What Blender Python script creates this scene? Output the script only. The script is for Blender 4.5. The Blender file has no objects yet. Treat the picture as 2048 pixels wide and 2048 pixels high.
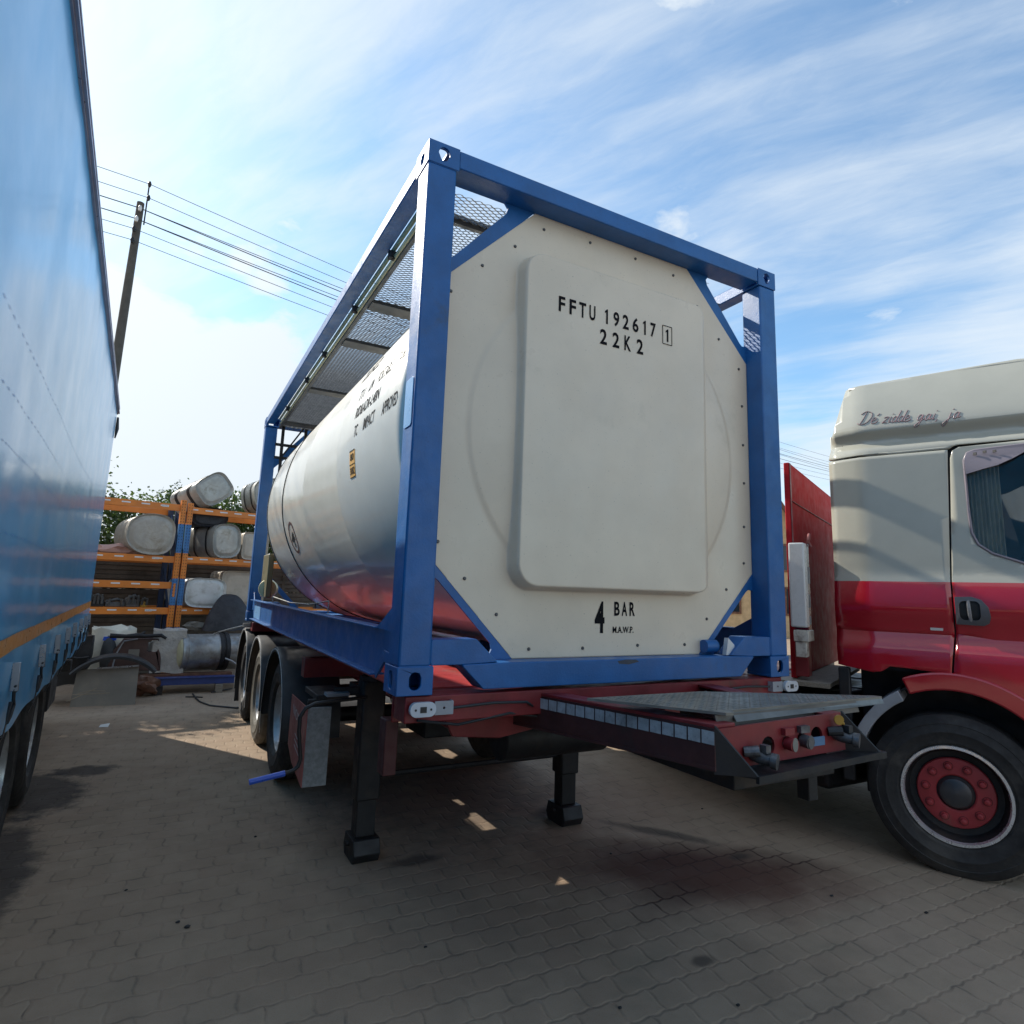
import bpy, bmesh, math, random
from mathutils import Vector, Matrix, noise
from mathutils.geometry import tessellate_polygon
R_ = math.radians
scene = bpy.context.scene
COL = scene.collection
random.seed(7)

# ------------------------------------------------------------------ camera
yaw, pit, rol = 0.5014, 0.1614, 0.0317
fwd = Vector((math.sin(yaw)*math.cos(pit), math.cos(yaw)*math.cos(pit), math.sin(pit)))
rgt = Vector((math.cos(yaw), -math.sin(yaw), 0)); upv = rgt.cross(fwd)
r2 = rgt*math.cos(rol)+upv*math.sin(rol); u2 = -rgt*math.sin(rol)+upv*math.cos(rol)
cd = bpy.data.cameras.new('camera'); cam = bpy.data.objects.new('camera', cd); COL.objects.link(cam)
M = Matrix((r2, u2, -fwd)).transposed().to_4x4(); M.translation = Vector((-0.8664, -2.602, 1.6416))
cam.matrix_world = M
cd.sensor_width = 36; cd.lens = 36*1250.58/2048; cd.shift_x = -17.3/2048; cd.shift_y = -41.5/2048
cd.clip_start = .05; cd.clip_end = 2000
scene.camera = cam
scene.render.resolution_x = scene.render.resolution_y = 1024

# ------------------------------------------------------------------ world, sun, exposure
SUN = Vector((-.525*.8166, .851*.8166, .577)).normalized()
EXPO = 0.60
scene.view_settings.view_transform = 'Standard'; scene.view_settings.look = 'None'
scene.view_settings.exposure = EXPO; scene.view_settings.gamma = 1
w = bpy.data.worlds.new('World'); scene.world = w; w.use_nodes = True
nt = w.node_tree; nt.nodes.clear()
class G:
    """tiny node graph helper"""
    def __init__(s, nt): s.nt = nt
    def n(s, t, **kw):
        nd = s.nt.nodes.new(t)
        for k, v in kw.items():
            if k.startswith('i_'):
                key = k[2:]; key = int(key) if key.isdigit() else key
                s.set(nd.inputs[key], v)
            else: setattr(nd, k, v)
        return nd
    def set(s, inp, v):
        if isinstance(v, bpy.types.NodeSocket): s.nt.links.new(v, inp)
        elif hasattr(v, 'outputs'): s.nt.links.new(v.outputs[0], inp)
        else: inp.default_value = v
    def m(s, op, a, b=None, c=None, clamp=False):
        nd = s.nt.nodes.new('ShaderNodeMath'); nd.operation = op; nd.use_clamp = clamp
        s.set(nd.inputs[0], a)
        if b is not None: s.set(nd.inputs[1], b)
        if c is not None: s.set(nd.inputs[2], c)
        return nd.outputs[0]
    def mr(s, v, a, b, c=0., d=1., smooth=True):
        nd = s.nt.nodes.new('ShaderNodeMapRange'); nd.clamp = True
        if smooth: nd.interpolation_type = 'SMOOTHSTEP'
        s.set(nd.inputs[0], v)
        for i, x in enumerate((a, b, c, d)): s.set(nd.inputs[i+1], x)
        return nd.outputs[0]
    def mix(s, f, a, b, blend='MIX'):
        nd = s.nt.nodes.new('ShaderNodeMix'); nd.data_type = 'RGBA'; nd.blend_type = blend
        s.set(nd.inputs[0], f); s.set(nd.inputs[6], a); s.set(nd.inputs[7], b)
        return nd.outputs[2]
    def noise(s, vec, scale, detail=4, rough=.5, dist=0., lac=2.):
        nd = s.nt.nodes.new('ShaderNodeTexNoise')
        s.set(nd.inputs['Vector'], vec); nd.inputs['Scale'].default_value = scale
        nd.inputs['Detail'].default_value = detail; nd.inputs['Roughness'].default_value = rough
        nd.inputs['Distortion'].default_value = dist; nd.inputs['Lacunarity'].default_value = lac
        return nd.outputs[0]
    def comb(s, x, y, z):
        nd = s.nt.nodes.new('ShaderNodeCombineXYZ'); s.set(nd.inputs[0], x); s.set(nd.inputs[1], y); s.set(nd.inputs[2], z)
        return nd.outputs[0]
    def sep(s, v):
        nd = s.nt.nodes.new('ShaderNodeSeparateXYZ'); s.set(nd.inputs[0], v); return nd.outputs
g = G(nt)
sky = g.n('ShaderNodeTexSky', sky_type='NISHITA', sun_disc=False)
sky.sun_elevation = math.asin(SUN.z); sky.sun_rotation = math.atan2(SUN.x, SUN.y)
sky.air_density = 1.0; sky.dust_density = .6; sky.ozone_density = 1.6
tc = g.n('ShaderNodeTexCoord')
d = g.sep(tc.outputs['Generated'])
den = g.m('ADD', g.m('MAXIMUM', d[2], 0.), .16)
px = g.m('DIVIDE', d[0], den); py = g.m('DIVIDE', d[1], den)
# cirrus: streaks drawn out along one direction of the cloud layer
ca, sa = math.cos(R_(62)), math.sin(R_(62))
u = g.m('ADD', g.m('MULTIPLY', px, ca), g.m('MULTIPLY', py, -sa))
v = g.m('ADD', g.m('MULTIPLY', px, sa), g.m('MULTIPLY', py, ca))
warp = g.noise(g.comb(px, py, 0.), 1.1, 3, .5)
wv = g.m('MULTIPLY', g.m('SUBTRACT', warp, .5), 1.4)
st = g.noise(g.comb(g.m('MULTIPLY', u, .55), g.m('ADD', g.m('MULTIPLY', v, 3.2), wv), 0.), 1.6, 7, .55)
big = g.noise(g.comb(g.m('ADD', px, 3.3), py, 2.), .62, 4, .55, .4)
fine = g.noise(g.comb(g.m('MULTIPLY', u, 2.2), g.m('MULTIPLY', v, 6.5), 4.), 2.6, 8, .66, .5)
cir = g.m('ADD', g.m('MULTIPLY', st, .36), g.m('ADD', g.m('MULTIPLY', big, .60), g.m('MULTIPLY', fine, .13)))
cirf = g.mr(cir, .40, .67, 0.08, .84)
# thicker bank low on the left
band = g.m('MULTIPLY', g.mr(d[2], .58, .22), g.mr(d[0], .50, .05))
cu = g.noise(g.comb(g.m('MULTIPLY', d[0], 3.0), g.m('MULTIPLY', d[1], 3.0), g.m('MULTIPLY', d[2], 6.5)), 1.3, 8, .55, .25)
cuf = g.mr(g.m('ADD', cu, g.m('MULTIPLY', band, .44)), .60, .74, 0., 1.)
dot = g.n('ShaderNodeVectorMath', operation='DOT_PRODUCT'); g.set(dot.inputs[0], tc.outputs['Generated']); dot.inputs[1].default_value = SUN
glow = g.mr(dot.outputs['Value'], .70, 1.0, 0., 1., smooth=False)
glow = g.m('POWER', glow, 2.0)
haz = g.mr(d[2], .22, .0, 0., .60)
fac = g.m('MAXIMUM', g.m('MAXIMUM', cirf, cuf), g.m('MAXIMUM', g.m('MULTIPLY', glow, .95), haz))
cb = g.m('ADD', g.m('MULTIPLY', glow, 2.0), 6.0)      # cloud radiance, brighter toward the sun
ccol = g.n('ShaderNodeVectorMath', operation='SCALE'); ccol.inputs[0].default_value = (.93, 1.02, 1.10); g.set(ccol.inputs['Scale'], cb)
skyb = g.n('ShaderNodeVectorMath', operation='MULTIPLY'); g.set(skyb.inputs[0], sky.outputs[0]); skyb.inputs[1].default_value = (1.12, 1.52, 1.62)
col = g.mix(fac, skyb.outputs[0], ccol.outputs[0])
bg = g.n('ShaderNodeBackground'); g.set(bg.inputs[0], col); bg.inputs[1].default_value = .10
out = g.n('ShaderNodeOutputWorld'); nt.links.new(bg.outputs[0], out.inputs[0])

sl = bpy.data.lights.new('sun', 'SUN'); sl.energy = 3.6; sl.angle = R_(.53); sl.color = (1, .93, .82)
so = bpy.data.objects.new('sun', sl); so.rotation_euler = SUN.to_track_quat('Z', 'Y').to_euler(); so.location = (-20, 30, 25); COL.objects.link(so)

# ------------------------------------------------------------------ mesh helpers
class MB:
    def __init__(s): s.v = []; s.f = []; s.mi = []; s.cm = 0
    def add(s, vs, fs, M=None):
        o = len(s.v)
        for p in vs:
            p = Vector(p)
            if M is not None: p = M @ p
            s.v.append(p)
        for f in fs: s.f.append(tuple(i+o for i in f)); s.mi.append(s.cm)
        return s
    def box(s, a, b, M=None):
        x0, y0, z0 = a; x1, y1, z1 = b
        if x0 > x1: x0, x1 = x1, x0
        if y0 > y1: y0, y1 = y1, y0
        if z0 > z1: z0, z1 = z1, z0
        return s.add([(x0,y0,z0),(x1,y0,z0),(x1,y1,z0),(x0,y1,z0),(x0,y0,z1),(x1,y0,z1),(x1,y1,z1),(x0,y1,z1)],
              [(3,2,1,0),(4,5,6,7),(0,1,5,4),(1,2,6,5),(2,3,7,6),(3,0,4,7)], M)
    def bar(s, p, q, wd, h, up=(0,0,1)):
        p, q = Vector(p), Vector(q); z = (q-p); L = z.length; z.normalize(); up = Vector(up)
        x = up.cross(z)
        if x.length < 1e-4: x = Vector((1,0,0)).cross(z)
        x.normalize(); y = z.cross(x)
        Mx = Matrix((x, y, z)).transposed().to_4x4(); Mx.translation = p
        return s.box((-wd/2,-h/2,0),(wd/2,h/2,L), Mx)
    def plate(s, rings, a, b, fn):
        """polygon with holes (2D rings), extruded between depth a and b; fn(u,v,d)->xyz"""
        rr = [[Vector((p[0], p[1], 0)) for p in r] for r in rings]
        tris = tessellate_polygon(rr)
        flat = [p for r in rr for p in r]; n = len(flat)
        vs = [fn(p.x, p.y, a) for p in flat]+[fn(p.x, p.y, b) for p in flat]
        # orientation by the first triangle
        fs = [tuple(t) for t in tris]+[tuple(i+n for i in reversed(t)) for t in tris]
        o = 0
        for r in rr:
            m = len(r)
            for i in range(m):
                j = (i+1) % m; fs.append((o+i, o+j, o+j+n, o+i+n))
            o += m
        return s.add(vs, fs)
    def tube(s, pts, r, seg=10, closed=False, cap=True):
        pts = [Vector(p) for p in pts]; n = len(pts); rings = []
        rr = r if isinstance(r, (list, tuple)) else [r]*n
        prev = None
        for i, p in enumerate(pts):
            if closed: t = pts[(i+1) % n]-pts[i-1]
            else: t = pts[min(i+1, n-1)]-pts[max(i-1, 0)]
            t.normalize()
            if prev is None:
                a = Vector((0,0,1)) if abs(t.z) < .9 else Vector((1,0,0)); x = a.cross(t).normalized()
            else:
                x = prev-t*prev.dot(t)
                x = x.normalized() if x.length > 1e-5 else Vector((1,0,0))
            prev = x; y = t.cross(x)
            rings.append([p+(x*math.cos(2*math.pi*k/seg)+y*math.sin(2*math.pi*k/seg))*rr[i] for k in range(seg)])
        vs = [q for ring in rings for q in ring]; fs = []
        for i in range(n if closed else n-1):
            a = i*seg; b = ((i+1) % n)*seg
            for k in range(seg): fs.append((a+k, a+(k+1) % seg, b+(k+1) % seg, b+k))
        if cap and not closed: fs.append(tuple(reversed(range(seg)))); fs.append(tuple((n-1)*seg+k for k in range(seg)))
        return s.add(vs, fs)
    def lathe(s, prof, seg=48, M=None, a0=0., a1=360.):
        """prof: (axial, radius); axis = x"""
        full = abs(a1-a0-360) < 1e-6; n = seg if full else seg+1; vs = []; fs = []
        for i in range(n):
            a = R_(a0+(a1-a0)*i/seg)
            for (ax, r) in prof: vs.append((ax, r*math.cos(a), r*math.sin(a)))
        m = len(prof)
        for i in range(seg):
            j = (i+1) % n
            for k in range(m-1): fs.append((i*m+k, i*m+k+1, j*m+k+1, j*m+k))
        return s.add(vs, fs, M)
    def grid(s, nu, nv, fn):
        vs = [fn(i/nu, j/nv) for i in range(nu+1) for j in range(nv+1)]
        fs = [(i*(nv+1)+j, (i+1)*(nv+1)+j, (i+1)*(nv+1)+j+1, i*(nv+1)+j+1) for i in range(nu) for j in range(nv)]
        return s.add(vs, fs)
    def mesh(s, name, mats, smooth=None):
        me = bpy.data.meshes.new(name); me.from_pydata([tuple(p) for p in s.v], [], s.f)
        for mt in (mats if isinstance(mats, (list, tuple)) else [mats]): me.materials.append(mt)
        if any(s.mi):
            me.polygons.foreach_set('material_index', s.mi)
        me.validate()
        bm = bmesh.new(); bm.from_mesh(me); bmesh.ops.recalc_face_normals(bm, faces=bm.faces); bm.to_mesh(me); bm.free()
        if smooth is not None:
            me.polygons.foreach_set('use_smooth', [True]*len(me.polygons))
            me.set_sharp_from_angle(angle=R_(smooth))
        return me
def wm(o):
    m = o.matrix_basis.copy()
    if o.parent: m = wm(o.parent) @ o.matrix_parent_inverse @ m
    return m
def part(name, mb, mats, parent, smooth=None, bevel=0, local=False, loc=None, label=None, solid=0, seg=2):
    me = mb.mesh(name, mats, smooth) if isinstance(mb, MB) else mb
    o = bpy.data.objects.new(name, me); COL.objects.link(o)
    if parent is not None:
        o.parent = parent
        if not local: o.matrix_parent_inverse = wm(parent).inverted()
    if loc is not None: o.location = loc
    if solid:
        sm = o.modifiers.new('solid', 'SOLIDIFY'); sm.thickness = solid; sm.offset = -1
    if bevel:
        b = o.modifiers.new('bevel', 'BEVEL'); b.width = bevel; b.segments = seg; b.limit_method = 'ANGLE'; b.angle_limit = R_(35); b.harden_normals = False
        if smooth is None:
            me.polygons.foreach_set('use_smooth', [True]*len(me.polygons)); me.set_sharp_from_angle(angle=R_(32))
    if label: o['label'] = label
    return o
def thing(name, label, cat, loc=(0,0,0), group=None, rotz=0):
    o = bpy.data.objects.new(name, None); COL.objects.link(o); o.location = loc; o.rotation_euler = (0,0,rotz)
    o.empty_display_size = .2
    o['label'] = label; o['category'] = cat
    if group: o['group'] = group
    return o
def tag(o, label, cat, group=None):
    o['label'] = label; o['category'] = cat
    if group: o['group'] = group
    return o
def struct(o, kind='structure'): o['kind'] = kind; return o
def copy_tree(o, parent=None):
    c = o.copy(); COL.objects.link(c)
    if parent is not None: c.parent = parent
    for ch in list(o.children): copy_tree(ch, c)
    return c
def rrect(x0, y0, x1, y1, r, n=5):
    o = []
    for cx, cy, a in ((x1-r, y1-r, 0), (x0+r, y1-r, 90), (x0+r, y0+r, 180), (x1-r, y0+r, 270)):
        for i in range(n+1):
            t = R_(a+90*i/n); o.append((cx+r*math.cos(t), cy+r*math.sin(t)))
    return o
def circ(cx, cy, r, n=16, ry=None):
    ry = ry or r
    return [(cx+r*math.cos(2*math.pi*i/n), cy+ry*math.sin(2*math.pi*i/n)) for i in range(n)]
def text2d(body, w_, h_, off=.0, shear=0., track=1., fh=None):
    """letters as flat triangles fitted to a w_ x h_ box with its origin at the lower left"""
    cu = bpy.data.curves.new('txt', 'FONT'); cu.body = body; cu.offset = off; cu.shear = shear; cu.space_character = track
    cu.resolution_u = 3; cu.fill_mode = 'FRONT'
    ob = bpy.data.objects.new('txt', cu); COL.objects.link(ob)
    dg = bpy.context.evaluated_depsgraph_get(); me = ob.evaluated_get(dg).to_mesh()
    vs = [(v.co.x, v.co.y) for v in me.vertices]; fs = [tuple(p.vertices) for p in me.polygons]
    ob.evaluated_get(dg).to_mesh_clear(); bpy.data.objects.remove(ob); bpy.data.curves.remove(cu)
    x0 = min(v[0] for v in vs); x1 = max(v[0] for v in vs); y0 = min(v[1] for v in vs); y1 = max(v[1] for v in vs)
    return [((a-x0)/(x1-x0)*w_, (b-y0)/(y1-y0)*h_) for a, b in vs], fs
def letters(mb, body, w_, h_, fn, **k):
    vs, fs = text2d(body, w_, h_, **k)
    mb.add([fn(a, b) for a, b in vs], fs)

# ------------------------------------------------------------------ materials
def mat(name, col, rough=.5, metal=0., var=.12, vs=5., bump=0., bs=60., coat=0., crough=.1, dust=0., dcol=(.16,.13,.10), ds=3.,
        rvar=.12, spec=.5, stretch=None, speck=0., bdist=.002, wave=0., ws=2.):
    m = bpy.data.materials.new(name); m.use_nodes = True; g = G(m.node_tree); nt = m.node_tree
    b = nt.nodes['Principled BSDF']
    tc = g.n('ShaderNodeTexCoord'); vec = tc.outputs['Object']
    if stretch:
        mp = g.n('ShaderNodeMapping'); g.set(mp.inputs[0], vec); mp.inputs['Scale'].default_value = stretch; vec = mp.outputs[0]
    n1 = g.noise(vec, vs, 5, .6)
    c = Vector(col[:3])
    cc = g.mix(g.mr(n1, .3, .7), (*(c*(1-var)), 1), (*(c*(1+var)), 1))
    if dust:
        n2 = g.noise(vec, ds, 8, .68, .3)
        cc = g.mix(g.mr(n2, .62-.35*dust, .80-.2*dust, 0., .85), cc, (*dcol, 1))
    if speck:
        n3 = g.noise(vec, 120., 2, .5)
        cc = g.mix(g.mr(n3, .70, .74, 0., speck), cc, (*(c*.35), 1))
    g.set(b.inputs['Base Color'], cc)
    n4 = g.noise(vec, vs*2.3, 5, .6)
    g.set(b.inputs['Roughness'], g.mr(n4, .25, .75, max(rough-rvar, .03), min(rough+rvar, 1.)))
    b.inputs['Metallic'].default_value = metal; b.inputs['Specular IOR Level'].default_value = spec
    if coat: b.inputs['Coat Weight'].default_value = coat; b.inputs['Coat Roughness'].default_value = crough
    nrm = None
    if wave:
        n6 = g.noise(vec, ws, 2, .4); bw = g.n('ShaderNodeBump'); g.set(bw.inputs['Height'], n6); bw.inputs['Strength'].default_value = 1; bw.inputs['Distance'].default_value = wave
        nrm = bw.outputs[0]
    if bump:
        n5 = g.noise(vec, bs, 4, .6); bp = g.n('ShaderNodeBump'); g.set(bp.inputs['Height'], n5)
        bp.inputs['Strength'].default_value = bump; bp.inputs['Distance'].default_value = bdist
        if nrm is not None: g.set(bp.inputs['Normal'], nrm)
        nrm = bp.outputs[0]
    if nrm is not None:
        g.set(b.inputs['Normal'], nrm)
        if coat: g.set(b.inputs['Coat Normal'], nrm)
    return m
BLUE = mat('blue_paint', (.009,.108,.325), .42, var=.12, bump=.45, bs=90, speck=.6, dust=.13, dcol=(.04,.075,.13), coat=.12, crough=.35)
TANK = mat('tank_cladding', (.76,.73,.63), .34, var=.03, coat=.55, crough=.10, wave=.0025, ws=1.9, rvar=.05, stretch=(1,.8,1), dust=.03, dcol=(.45,.43,.38))
PANEL = mat('end_panel_gelcoat', (.76,.645,.49), .38, var=.05, vs=2.2, coat=.25, crough=.3, dust=.12, dcol=(.55,.47,.34), ds=2., speck=.45, bump=.06, bs=30)
BLACKP = mat('black_lettering', (.012,.012,.014), .85, var=.05, spec=.1)
GALV = mat('galvanised_steel', (.36,.36,.34), .42, metal=.8, var=.25, vs=20, bump=.2)
DARKG = mat('dull_grating_steel', (.10,.10,.10), .55, metal=.5, var=.25, vs=20)
BRASS = mat('pale_yellow_rail', (.62,.58,.36), .35, metal=.25, var=.15)
REDC = mat('chassis_red', (.20,.018,.022), .45, var=.22, dust=.22, dcol=(.07,.03,.025), bump=.3, bs=50)
REDT = mat('truck_red', (.46,.012,.026), .16, var=.04, coat=1., crough=.06, rvar=.04, wave=.006, ws=1.4)
CREAM = mat('truck_cream', (.43,.425,.36), .22, var=.03, coat=.8, crough=.12, rvar=.05, wave=.004, ws=1.2)
RUB = mat('tyre_rubber', (.022,.021,.021), .75, var=.3, vs=9, bump=.5, bs=60, dust=.45, dcol=(.075,.068,.06))
RUBO = mat('dusty_tyre_rubber', (.10,.092,.075), .8, var=.25, vs=14, bump=.4, bs=80, dust=.3, dcol=(.16,.145,.115))
BLKPL = mat('black_plastic', (.020,.021,.023), .50, var=.2, bump=.15, bs=70, dust=.12, dcol=(.06,.055,.05))
BLKST = mat('black_steel', (.016,.016,.018), .55, metal=.2, var=.3, bump=.25, bs=60, dust=.25, dcol=(.05,.035,.028))
RIMS = mat('wheel_silver', (.46,.47,.48), .38, metal=.65, var=.2, vs=9, dust=.25, dcol=(.14,.12,.10))
CHROME = mat('polished_lip', (.75,.76,.78), .25, metal=.7, var=.05)
CURT = mat('blue_curtain_pvc', (.020,.36,.70), .36, var=.04, vs=1.5, coat=.55, crough=.14, wave=.004, ws=1.3, rvar=.05)
ORNG = mat('orange_stripe', (.62,.25,.05), .35, var=.1)
ALU = mat('aluminium', (.34,.35,.37), .32, metal=.8, var=.1)
GREYP = mat('grey_paint', (.30,.31,.33), .45, var=.15, dust=.1)
RACKO = mat('rack_orange', (.66,.20,.025), .42, var=.10, dust=.10, dcol=(.30,.14,.05))
RACKB = mat('rack_blue', (.035,.16,.38), .45, var=.12, dust=.08)
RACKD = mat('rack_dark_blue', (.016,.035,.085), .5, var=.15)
PAPER = mat('white_label', (.70,.70,.68), .6, var=.05)
TAPE = mat('reflective_tape', (.36,.40,.43), .35, var=.2, vs=30, metal=.1, dust=.15, dcol=(.12,.12,.12))
LAMPW = mat('clear_lamp_lens', (.50,.55,.60), .15, var=.1, coat=.6)
FTANK = mat('dull_fuel_tank', (.40,.395,.36), .42, metal=.35, var=.18, vs=5, dust=.45, dcol=(.22,.20,.155), ds=5, bump=.15)
FTANK2 = mat('brownish_fuel_tank', (.42,.39,.34), .5, metal=.25, var=.2, vs=4, dust=.55, dcol=(.25,.21,.15), ds=4, bump=.15)
FTANKW = mat('pale_fuel_tank', (.60,.61,.59), .40, metal=.15, var=.08, dust=.35, dcol=(.36,.34,.29), ds=6)
FTANKB = mat('beige_fuel_tank', (.48,.42,.34), .5, metal=.15, var=.1, dust=.3, dcol=(.34,.28,.21))
TARP = mat('black_sheet', (.025,.025,.030), .6, var=.2, bump=.5, bs=12, bdist=.02)
RUST = mat('rusty_steel', (.16,.075,.045), .7, metal=.2, var=.35, vs=9, bump=.4, dust=.3, dcol=(.28,.20,.15))
BAG = mat('grey_plastic_film', (.44,.42,.38), .32, var=.12, bump=.8, bs=9, bdist=.03, coat=.3)
BROWN = mat('brown_trim', (.085,.048,.04), .55, var=.25, bump=.2)
CARD = mat('dusty_grey_board', (.20,.19,.165), .6, var=.10, vs=3, dust=.3, dcol=(.26,.235,.19), speck=.2)
YELP = mat('yellow_paint', (.36,.20,.02), .4, var=.1)
BLUEGRIP = mat('bright_blue_grip', (.02,.10,.60), .35, var=.06, coat=.3)
PLACO = mat('orange_placard', (.72,.38,.07), .5, var=.08)
GLASSD = mat('window_glass_dark', (.02,.03,.04), .05, var=.05, rvar=.01, spec=.6)
GREEN = mat('curtain_green_fabric', (.36,.35,.28), .8, var=.2, vs=30, stretch=(1,1,.1))
LILAC = mat('grey_lilac_plastic', (.24,.21,.24), .35, var=.05)
WHITEP = mat('white_paint', (.68,.69,.68), .3, var=.05, dust=.12, dcol=(.35,.25,.18), coat=.3)
WOODP = mat('weathered_plank', (.22,.19,.15), .7, var=.3, vs=12, stretch=(1,12,12))
# ------------------------------------------------------------------ ground
def ground_material():
    m = bpy.data.materials.new('concrete_pavers'); m.use_nodes = True; g = G(m.node_tree); nt = m.node_tree
    b = nt.nodes['Principled BSDF']; tc = g.n('ShaderNodeTexCoord'); P = tc.outputs['Object']; s = g.sep(P)
    def tri(v, per):   # smooth zigzag -1..1
        return g.m('SINE', g.m('MULTIPLY', v, 2*math.pi/per))
    X = g.m('ADD', s[0], g.m('MULTIPLY', tri(s[1], .145), .006)); Y = g.m('ADD', s[1], g.m('MULTIPLY', tri(s[0], .09), .0045))
    wob = g.noise(P, 3.2, 4, .6)
    X = g.m('ADD', X, g.m('MULTIPLY', wob, .02)); Y = g.m('ADD', Y, g.m('MULTIPLY', wob, .015))
    def brick(mort, smooth):
        br = g.n('ShaderNodeTexBrick'); br.offset = .5; br.squash = 1
        g.set(br.inputs['Vector'], g.comb(X, Y, 0.)); br.inputs['Scale'].default_value = 1
        br.inputs['Brick Width'].default_value = .18; br.inputs['Row Height'].default_value = .145
        br.inputs['Mortar Size'].default_value = mort; br.inputs['Mortar Smooth'].default_value = smooth
        br.inputs['Color1'].default_value = (0,0,0,1); br.inputs['Color2'].default_value = (1,1,1,1); br.inputs['Mortar'].default_value = (.5,.5,.5,1)
        return br
    br = brick(.0045, .3); bw = brick(.013, 1.)
    n1 = g.noise(P, .55, 5, .6); n2 = g.noise(P, 5., 6, .65); n3 = g.noise(P, 160., 3, .6); n4 = g.noise(P, 28., 4, .6)
    base = g.mix(g.mr(n1, .32, .68), (.300,.202,.130,1), (.400,.285,.190,1))
    base = g.mix(g.mr(n1, .50, .80, 0., .45), base, (.29,.212,.155,1))
    base = g.mix(g.mr(br.outputs['Color'], .0, 1., 0., .28, smooth=False), base, (.43,.33,.22,1))
    base = g.mix(g.mr(n2, .35, .75, 0., .35), base, (.20,.15,.10,1))
    base = g.mix(g.mr(n3, .35, .75, 0., .40), base, (.32,.30,.27,1))
    base = g.mix(g.mr(n3, .42, .25, 0., .35), base, (.06,.055,.05,1))
    # joints partly filled with grit: strength varies along them
    jf = g.m('MULTIPLY', br.outputs['Fac'], g.mr(g.noise(P, 7., 5, .75), .45, .80, .02, .60))
    base = g.mix(jf, base, (.030,.027,.025,1))
    soft = g.m('MULTIPLY', bw.outputs['Fac'], g.mr(n2, .45, .7, .0, .45))
    base = g.mix(soft, base, (.075,.066,.056,1))
    # stains and one painted shade patch with shapes of their own
    def blob(cx, cy, rx, ry, rot, soft0, soft1, amp, sc):
        c, s_ = math.cos(R_(rot)), math.sin(R_(rot))
        dx = g.m('SUBTRACT', s[0], cx); dy = g.m('SUBTRACT', s[1], cy)
        a = g.m('DIVIDE', g.m('ADD', g.m('MULTIPLY', dx, c), g.m('MULTIPLY', dy, s_)), rx)
        bb = g.m('DIVIDE', g.m('ADD', g.m('MULTIPLY', dx, -s_), g.m('MULTIPLY', dy, c)), ry)
        r = g.m('SQRT', g.m('ADD', g.m('MULTIPLY', a, a), g.m('MULTIPLY', bb, bb)))
        n = g.noise(P, sc, 6, .65)
        return g.mr(g.m('ADD', r, g.m('MULTIPLY', g.m('SUBTRACT', n, .5), amp)), soft1, soft0)
    f = blob(2.15,.45,1.05,.50,-38,.3,1.2,.8,2.2)
    base = g.mix(g.m('MULTIPLY', f, .95), base, (.095,.040,.027,1))
    jm = g.mr(bw.outputs['Fac'], 0., 1., .35, 1.)
    for a in [(2.25,.62,.62,.30,-42), (1.75,.28,.42,.17,15), (2.75,.35,.40,.20,-50)]:
        f = blob(*a, .35, 1.15, 1.3, 4.)
        base = g.mix(g.m('MULTIPLY', g.m('MULTIPLY', f, jm), .9), base, (.040,.015,.012,1))
    for a in [(.62,1.32,.22,.10,0), (2.35,1.05,.5,.09,-55), (1.9,1.75,.28,.12,20), (1.45,-.25,.07,.05,0), (2.55,.52,.10,.06,0)]:
        f = blob(*a, .3, 1.1, 1.5, 5.)
        base = g.mix(g.m('MULTIPLY', f, .7), base, (.030,.024,.022,1))
    oil_and_shade = [(-1.62,2.0,.30,1.3,0), (-1.62,3.7,.42,.75,10), (-1.7,1.2,.22,1.0,0), (-1.35,4.25,.30,.22,0), (1.15,2.6,1.5,1.9,0)]  # last wide patch is shade painted on the ground under the chassis
    for i, a in enumerate(oil_and_shade):
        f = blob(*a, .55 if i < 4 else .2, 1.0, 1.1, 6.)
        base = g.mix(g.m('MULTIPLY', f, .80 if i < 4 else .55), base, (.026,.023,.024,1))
    # brighter sandy streaks
    f = g.mr(g.noise(P, 1.3, 5, .7), .56, .72, 0., .35); base = g.mix(f, base, (.24,.205,.145,1))
    g.set(b.inputs['Base Color'], base)
    g.set(b.inputs['Roughness'], g.mr(n2, .3, .7, .78, .95)); b.inputs['Specular IOR Level'].default_value = .3
    h = g.m('ADD', g.m('MULTIPLY', bw.outputs['Fac'], -.8), g.m('ADD', g.m('MULTIPLY', n3, .20), g.m('MULTIPLY', n4, .30)))
    bp = g.n('ShaderNodeBump'); g.set(bp.inputs['Height'], h); bp.inputs['Strength'].default_value = .6; bp.inputs['Distance'].default_value = .006
    g.set(b.inputs['Normal'], bp.outputs[0])
    return m
gm = MB().box((-300,-300,-.5), (300,300,0))
struct(part('ground', gm, ground_material(), None))

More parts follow.
